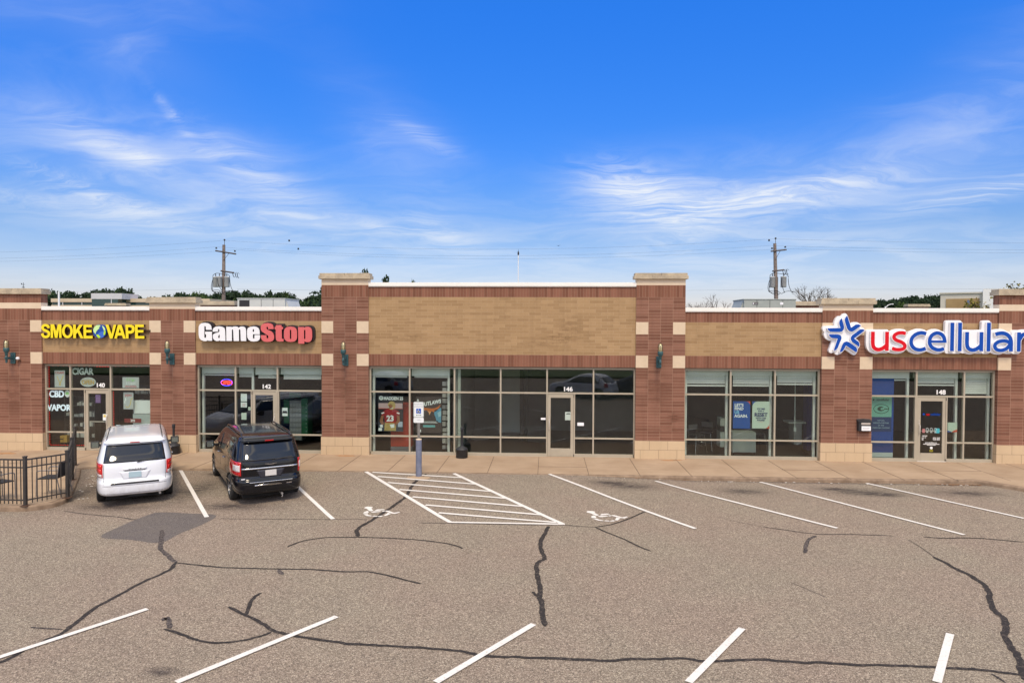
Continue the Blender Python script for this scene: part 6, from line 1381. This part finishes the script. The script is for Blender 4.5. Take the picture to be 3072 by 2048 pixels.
mb = MB(); mb.add([(-.5, 0, .12), (0, 0, 0), (.5, 0, .12), (-.05, -.1, .05), (.08, .12, .02), (0, .05, -.06)], [(0, 3, 1), (0, 1, 4), (2, 1, 3), (2, 4, 1), (3, 5, 4), (3, 4, 1)]); tag(mb.build('bird', DARKM, None, loc=(1.87, 100, 18.8)), 'tiny dark bird in the sky above the vacant shop', 'bird')

# ------------------------------------------------------------------ buildings behind
def office_left():
    SC = noisy('office_stone', (.52, .42, .30), (.60, .49, .36), .3, .9); DG_ = mat('office_glass', (.01, .05, .05), .08, spec=.8); PW = noisy('penthouse_metal', (.50, .50, .52), (.56, .56, .58), .2, .6)
    r = empty('office_building', (-108, 140, 0), 0, 'tan stone office building with dark green glass bands beyond the smoke shop roof', 'building')
    mb = MB(); mb.box(-17, 24, 3, 25, 0, 9.25); mb.box(-17, 24, 3.4, 24.6, 9.25, 10.0); mb.box(-17, 24, 2.9, 25, 10.0, 10.9); mb.build('stone_wall', SC, r)
    mb = MB(); mb.box(-16.8, 23.8, 3.2, 3.38, 9.25, 10.0); mb.build('window_band', DG_, r)
    mb = MB(); mb.box(-4.0, 2.6, -.5, 3.3, 0, 10.65); mb.build('glass_bay', DG_, r); mb = MB(); mb.box(-4.1, 3.7, -.6, 6, 10.65, 12.05); mb.build('penthouse', PW, r)
    mb = MB()
    for x in (-14, -9, 1.0, 11, 16): mb.box(x-.1, x+.1, 2.98 if x != 1 else -.56, 3.3 if x != 1 else -.5, 9.25 if x != 1 else 0, 10.0 if x != 1 else 10.64)
    mb.build('window_mullion', PW, r)
def office_right():
    CW = noisy('office_cream', (.50, .47, .40), (.56, .53, .46), .3, .9); OC = noisy('office_ochre', (.30, .20, .09), (.36, .25, .12), .4, .9); PWH = noisy('office_white', (.70, .70, .68), (.76, .76, .74), .2, .6)
    r = empty('office_building', (80, 110, 0), math.radians(-31), 'cream and ochre modern building partly behind the yellowing tree at the right', 'building')
    mb = MB(); mb.box(-5.2, 1.5, 0, 14, 0, 10.85); mb.build('cream_wall', CW, r); mb = MB(); mb.box(-4.3, 1.0, -.12, 0, 8.0, 9.9); mb.build('ochre_panel', OC, r); mb = MB(); mb.box(-.9, -.55, -.2, -.12, 8.4, 9.6); mb.build('window', mat('window_bluegrey', (.12, .18, .30), .2), r)
    mb = MB(); mb.box(1.5, 16, -1.5, 14, 0, 11.6); mb.build('white_wall', PWH, r); mb = MB(); mb.box(-5.4, 1.5, -.2, 14, 10.85, 11.1); mb.build('roof_edge', CW, r)
office_left(); office_right()

# ------------------------------------------------------------------ trees
BARK = noisy('bark', (.07, .055, .045), (.13, .10, .08), 6, .95)
def leafmat(name, c1, c2):
    m = mat(name, rough=.7, spec=.2); t = NT(m); oi = t.n('ShaderNodeObjectInfo'); t.color(t.mix(t.ramp(t.noise(t.coord('Object'), .9, 4, .7), [(.35, 0), (.65, 1)]), c1, c2)); return m
PINE = leafmat('pine_foliage', (.010, .024, .012), (.030, .055, .022)); GREEN = leafmat('broadleaf_foliage', (.030, .062, .016), (.075, .12, .03)); YELG = leafmat('yellowing_foliage', (.10, .12, .02), (.26, .20, .04))
def crown_mesh(kind, seed):
    rnd = random.Random(seed); vs = []; fs = []; blobs = []
    if kind == 'pine':
        for k in range(13):
            z = .35+.62*k/12; w = .30*(1-.55*abs(z-.6)/.4)*rnd.uniform(.5, 1.15); a = rnd.uniform(0, 2*PI); blobs.append((w*math.cos(a), w*math.sin(a), z, rnd.uniform(.09, .16), .5))
        blobs.append((0, 0, .95, .07, .9)); n, ls = 46, .034
    else:
        for k in range(15):
            a = rnd.uniform(0, 2*PI); q = rnd.uniform(0, .30); blobs.append((q*math.cos(a), q*math.sin(a), rnd.uniform(.34, .90), rnd.uniform(.10, .19), .8))
        n, ls = 46, .036
    for bx, by, bz, br, fl in blobs:
        for k in range(n):
            d = Vector((rnd.gauss(0, 1), rnd.gauss(0, 1), rnd.gauss(0, 1))).normalized()*br*rnd.uniform(.55, 1.1); p = Vector((bx+d.x, by+d.y, bz+d.z*fl))
            u = Vector((rnd.gauss(0, 1), rnd.gauss(0, 1), rnd.gauss(0, 1))).normalized(); v = u.cross(Vector((rnd.gauss(0, 1), rnd.gauss(0, 1), rnd.gauss(0, 1)))).normalized(); s = ls*rnd.uniform(.6, 1.3); b = len(vs)
            vs += [p+u*s, p+v*s*.8, p-u*s, p-v*s*.8]; fs.append((b, b+1, b+2, b+3))
    me = bpy.data.meshes.new('crown'); me.from_pydata([tuple(v) for v in vs], [], fs); return me
def trunk_mesh(kind):
    mb = MB(); mb.tube([(0, 0, 0), (.004, 0, .4), (0, .004, .85)], [.022, .016, .005], 7)
    for k in range(5): a = 2.4*k; mb.tube([(0, 0, .3+.1*k), (.13*math.cos(a), .13*math.sin(a), .42+.1*k)], [.009, .003], 5)
    return mb.mesh()
CM = {('pine', i): crown_mesh('pine', i+1) for i in range(4)}; CM.update({('leafy', i): crown_mesh('leafy', i+21) for i in range(4)}); TM = trunk_mesh('pine')
def tree(x, y, h, kind, m, label, group, name, wx=1.0, vi=0):
    r = empty(name, (x, y, -.22), random.uniform(0, 6.28), label, 'tree', group); r.scale = (h*wx, h*wx, h)
    for nm, me, mm in (('trunk', TM, BARK), ('crown', CM[(kind, vi % 4)], m)):
        o = bpy.data.objects.new(nm, me); C.objects.link(o); o.parent = r
        if not me.materials: me.materials.append(mm)
        if me.materials[0] != mm: o.material_slots[0].link = 'OBJECT'; o.material_slots[0].material = mm
    return r
def skyline(u0, u1, Y, hs, n, kind_p, label_p, label_l, group, seed):
    """trees spread along a band of bearings at distance Y; hs = (u, height) profile"""
    rnd = random.Random(seed)
    for i in range(n):
        u = u0+(u1-u0)*(i+rnd.uniform(.1, .9))/n; yy = Y*rnd.uniform(.9, 1.15); x = u*(yy+23)/(Y+23); h = float(np.interp(u, [a for a, b in hs], [b for a, b in hs]))*rnd.uniform(.90, 1.03)*((yy+23)/(Y+23))
        p = rnd.random() < kind_p; tree(x, yy, h, 'pine' if p else 'leafy', PINE if p else GREEN, label_p if p else label_l, group, 'pine_tree' if p else 'leafy_tree', rnd.uniform(.42, .72), rnd.randrange(4))
GL = 'distant trees beyond the roofs at the left'
skyline(-172, -134, 200, [(-172, 14.5), (-163, 15.6), (-158, 13.5), (-150, 16.0), (-143, 16.6), (-136, 13.0)], 56, .8, 'dark distant pine behind the left office building', 'green distant tree behind the left office building', GL, 1)
skyline(-134, -74, 200, [(-134, 13.4), (-125, 14.4), (-110, 14.8), (-100, 15.2), (-92, 15.4), (-86, 15.0), (-82, 12.6), (-74, 14.5)], 112, .62, 'dark distant pine around the left utility pole', 'green distant tree around the left utility pole', GL, 2)
skyline(101, 128, 200, [(101, 12.6), (110, 13.2), (120, 13.9), (128, 14.0)], 62, .93, 'dark distant pine of the wood right of the phone shop emblem', 'green distant tree of the wood right of the phone shop emblem', 'distant pine wood at the right', 3)
tree(-38.2, 120, 15.9, 'pine', PINE, 'dark pine showing just right of the tall left pier cap', None, 'pine_tree', .36, 1); tree(-34.9, 122, 15.0, 'pine', PINE, 'pine top just above the left end of the vacant shop parapet', None, 'pine_tree', .27, 2); tree(-29.2, 124, 14.2, 'leafy', GREEN, 'small treetop peeping over the vacant shop parapet', None, 'leafy_tree', .25, 0); tree(-47.6, 120, 12.6, 'pine', PINE, 'dark pine touching the left edge of the tall left pier', None, 'pine_tree', .8, 3)
tree(-115.5, 126, 9.7, 'leafy', GREEN, 'green tree in front of the left office building, left one', None, 'leafy_tree', .5, 1); tree(-112.0, 126, 9.9, 'leafy', GREEN, 'green tree in front of the left office building, right one', None, 'leafy_tree', .5, 2)
def bare(x, y, h, w, label, seed, leaves=None, name='bare_tree'):
    rnd = random.Random(seed); r = empty(name, (x, y, -.2), 0, label, 'tree'); mb = MB(); tips = []
    def br(p, d, l, rad, dep):
        q = p+d*l*.5+Vector((rnd.uniform(-1, 1), rnd.uniform(-1, 1), 0))*l*.05; e = p+d*l; mb.tube([p, q, e], [rad, rad*.8, rad*.6], 5 if rad > .03 else 4, cap=False)
        if dep == 0: tips.append((e, d)); return
        for k in range(3 if dep > 1 else 3):
            nd = (d+Vector((rnd.uniform(-w, w), rnd.uniform(-w, w), rnd.uniform(-.15, .35)))).normalized(); br(e, nd, l*rnd.uniform(.55, .82), rad*.6, dep-1)
            if dep <= 3: tips.append((e.lerp(e+nd*l*.3, .5), nd))
    br(Vector((0, 0, 0)), Vector((0, 0, 1)), h*.34, h*.02, 5 if leaves is None else 4); mb.build('trunk', BARK, r)
    if leaves:
        vs = []; fs = []
        for e, d in tips:
            for k in range(5):
                p = e+Vector((rnd.gauss(0, .16), rnd.gauss(0, .16), rnd.gauss(0, .13))); u = Vector((rnd.gauss(0, 1), rnd.gauss(0, 1), rnd.gauss(0, 1))).normalized(); v = u.cross(Vector((rnd.gauss(0, 1), rnd.gauss(0, 1), rnd.gauss(0, 1)))).normalized(); s = rnd.uniform(.06, .12); b = len(vs); vs += [p+u*s, p+v*s*.8, p-u*s, p-v*s*.8]; fs.append((b, b+1, b+2, b+3))
        me = bpy.data.meshes.new('crown'); me.from_pydata([tuple(v) for v in vs], [], fs); link('crown', me, leaves, r)
bare(31.4, 60, 8.9, .7, 'bare grey tree behind the pier of the blue star emblem', 5); bare(33.5, 61, 8.3, .7, 'smaller bare tree just right of the large bare one', 8); bare(17.5, 60, 8.2, .75, 'bare twiggy tree left of the grey-green air handler', 11); bare(19.9, 60, 8.1, .75, 'bare twiggy tree nearest the grey-green air handler', 14)
bare(33.2, 30, 7.5, .42, 'yellowing tree rising behind the far right of the shop roof', 17, YELG, 'yellowing_tree'); bare(35.4, 30, 7.9, .42, 'second yellowing tree behind the far right pier', 23, YELG, 'yellowing_tree')

# ------------------------------------------------------------------ litter along the curb
def litter():
    rnd = random.Random(12); LF = noisy('dry_leaves', (.16, .07, .03), (.30, .17, .08), 30, .9)
    vs = []; fs = []
    for k in range(300):
        x = 10.8+1.7*rnd.random()**.6; y = -2.76-abs(rnd.gauss(0, .05)); z = gz(x, y)+.012+rnd.uniform(0, .02)
        if k > 210: x = rnd.uniform(2, 12); y = -2.75-abs(rnd.gauss(0, .02))
        z = gz(x, y)+.012; a = rnd.uniform(0, 6.28); s = rnd.uniform(.015, .04); b = len(vs)
        vs += [(x+s*math.cos(a), y+s*math.sin(a), z), (x-s*.5*math.sin(a), y+s*.5*math.cos(a), z+.008), (x-s*math.cos(a), y-s*math.sin(a), z+.004), (x+s*.5*math.sin(a), y-s*.5*math.cos(a), z)]; fs.append((b, b+1, b+2, b+3))
    mb = MB(); mb.add(vs, fs); tag(mb.build('dry_leaves', LF), 'dry brown leaves gathered along the curb at the right', 'leaves', kind='stuff')
    mb = MB()
    for k in range(46):
        x = rnd.choice((rnd.uniform(2, 12.2), rnd.uniform(-12.2, -11.7))); y = -2.78-abs(rnd.gauss(0, .06)) if x > 0 else rnd.uniform(-6.3, -3.2)
        if x < 0: x = float(np.interp(y, [-6.3, -3.2], [-12.15, -13.9]))+rnd.uniform(.08, .4)
        s = rnd.uniform(.01, .03); z = gz(x, y)+.008; mb.box(x-s, x+s, y-s*.5, y+s*.5, z, z+.01)
    tag(mb.build('litter', mat('litter_white', (.62, .58, .52), .9)), 'scattered pale bits of litter along the curbs', 'litter', kind='stuff')
litter()
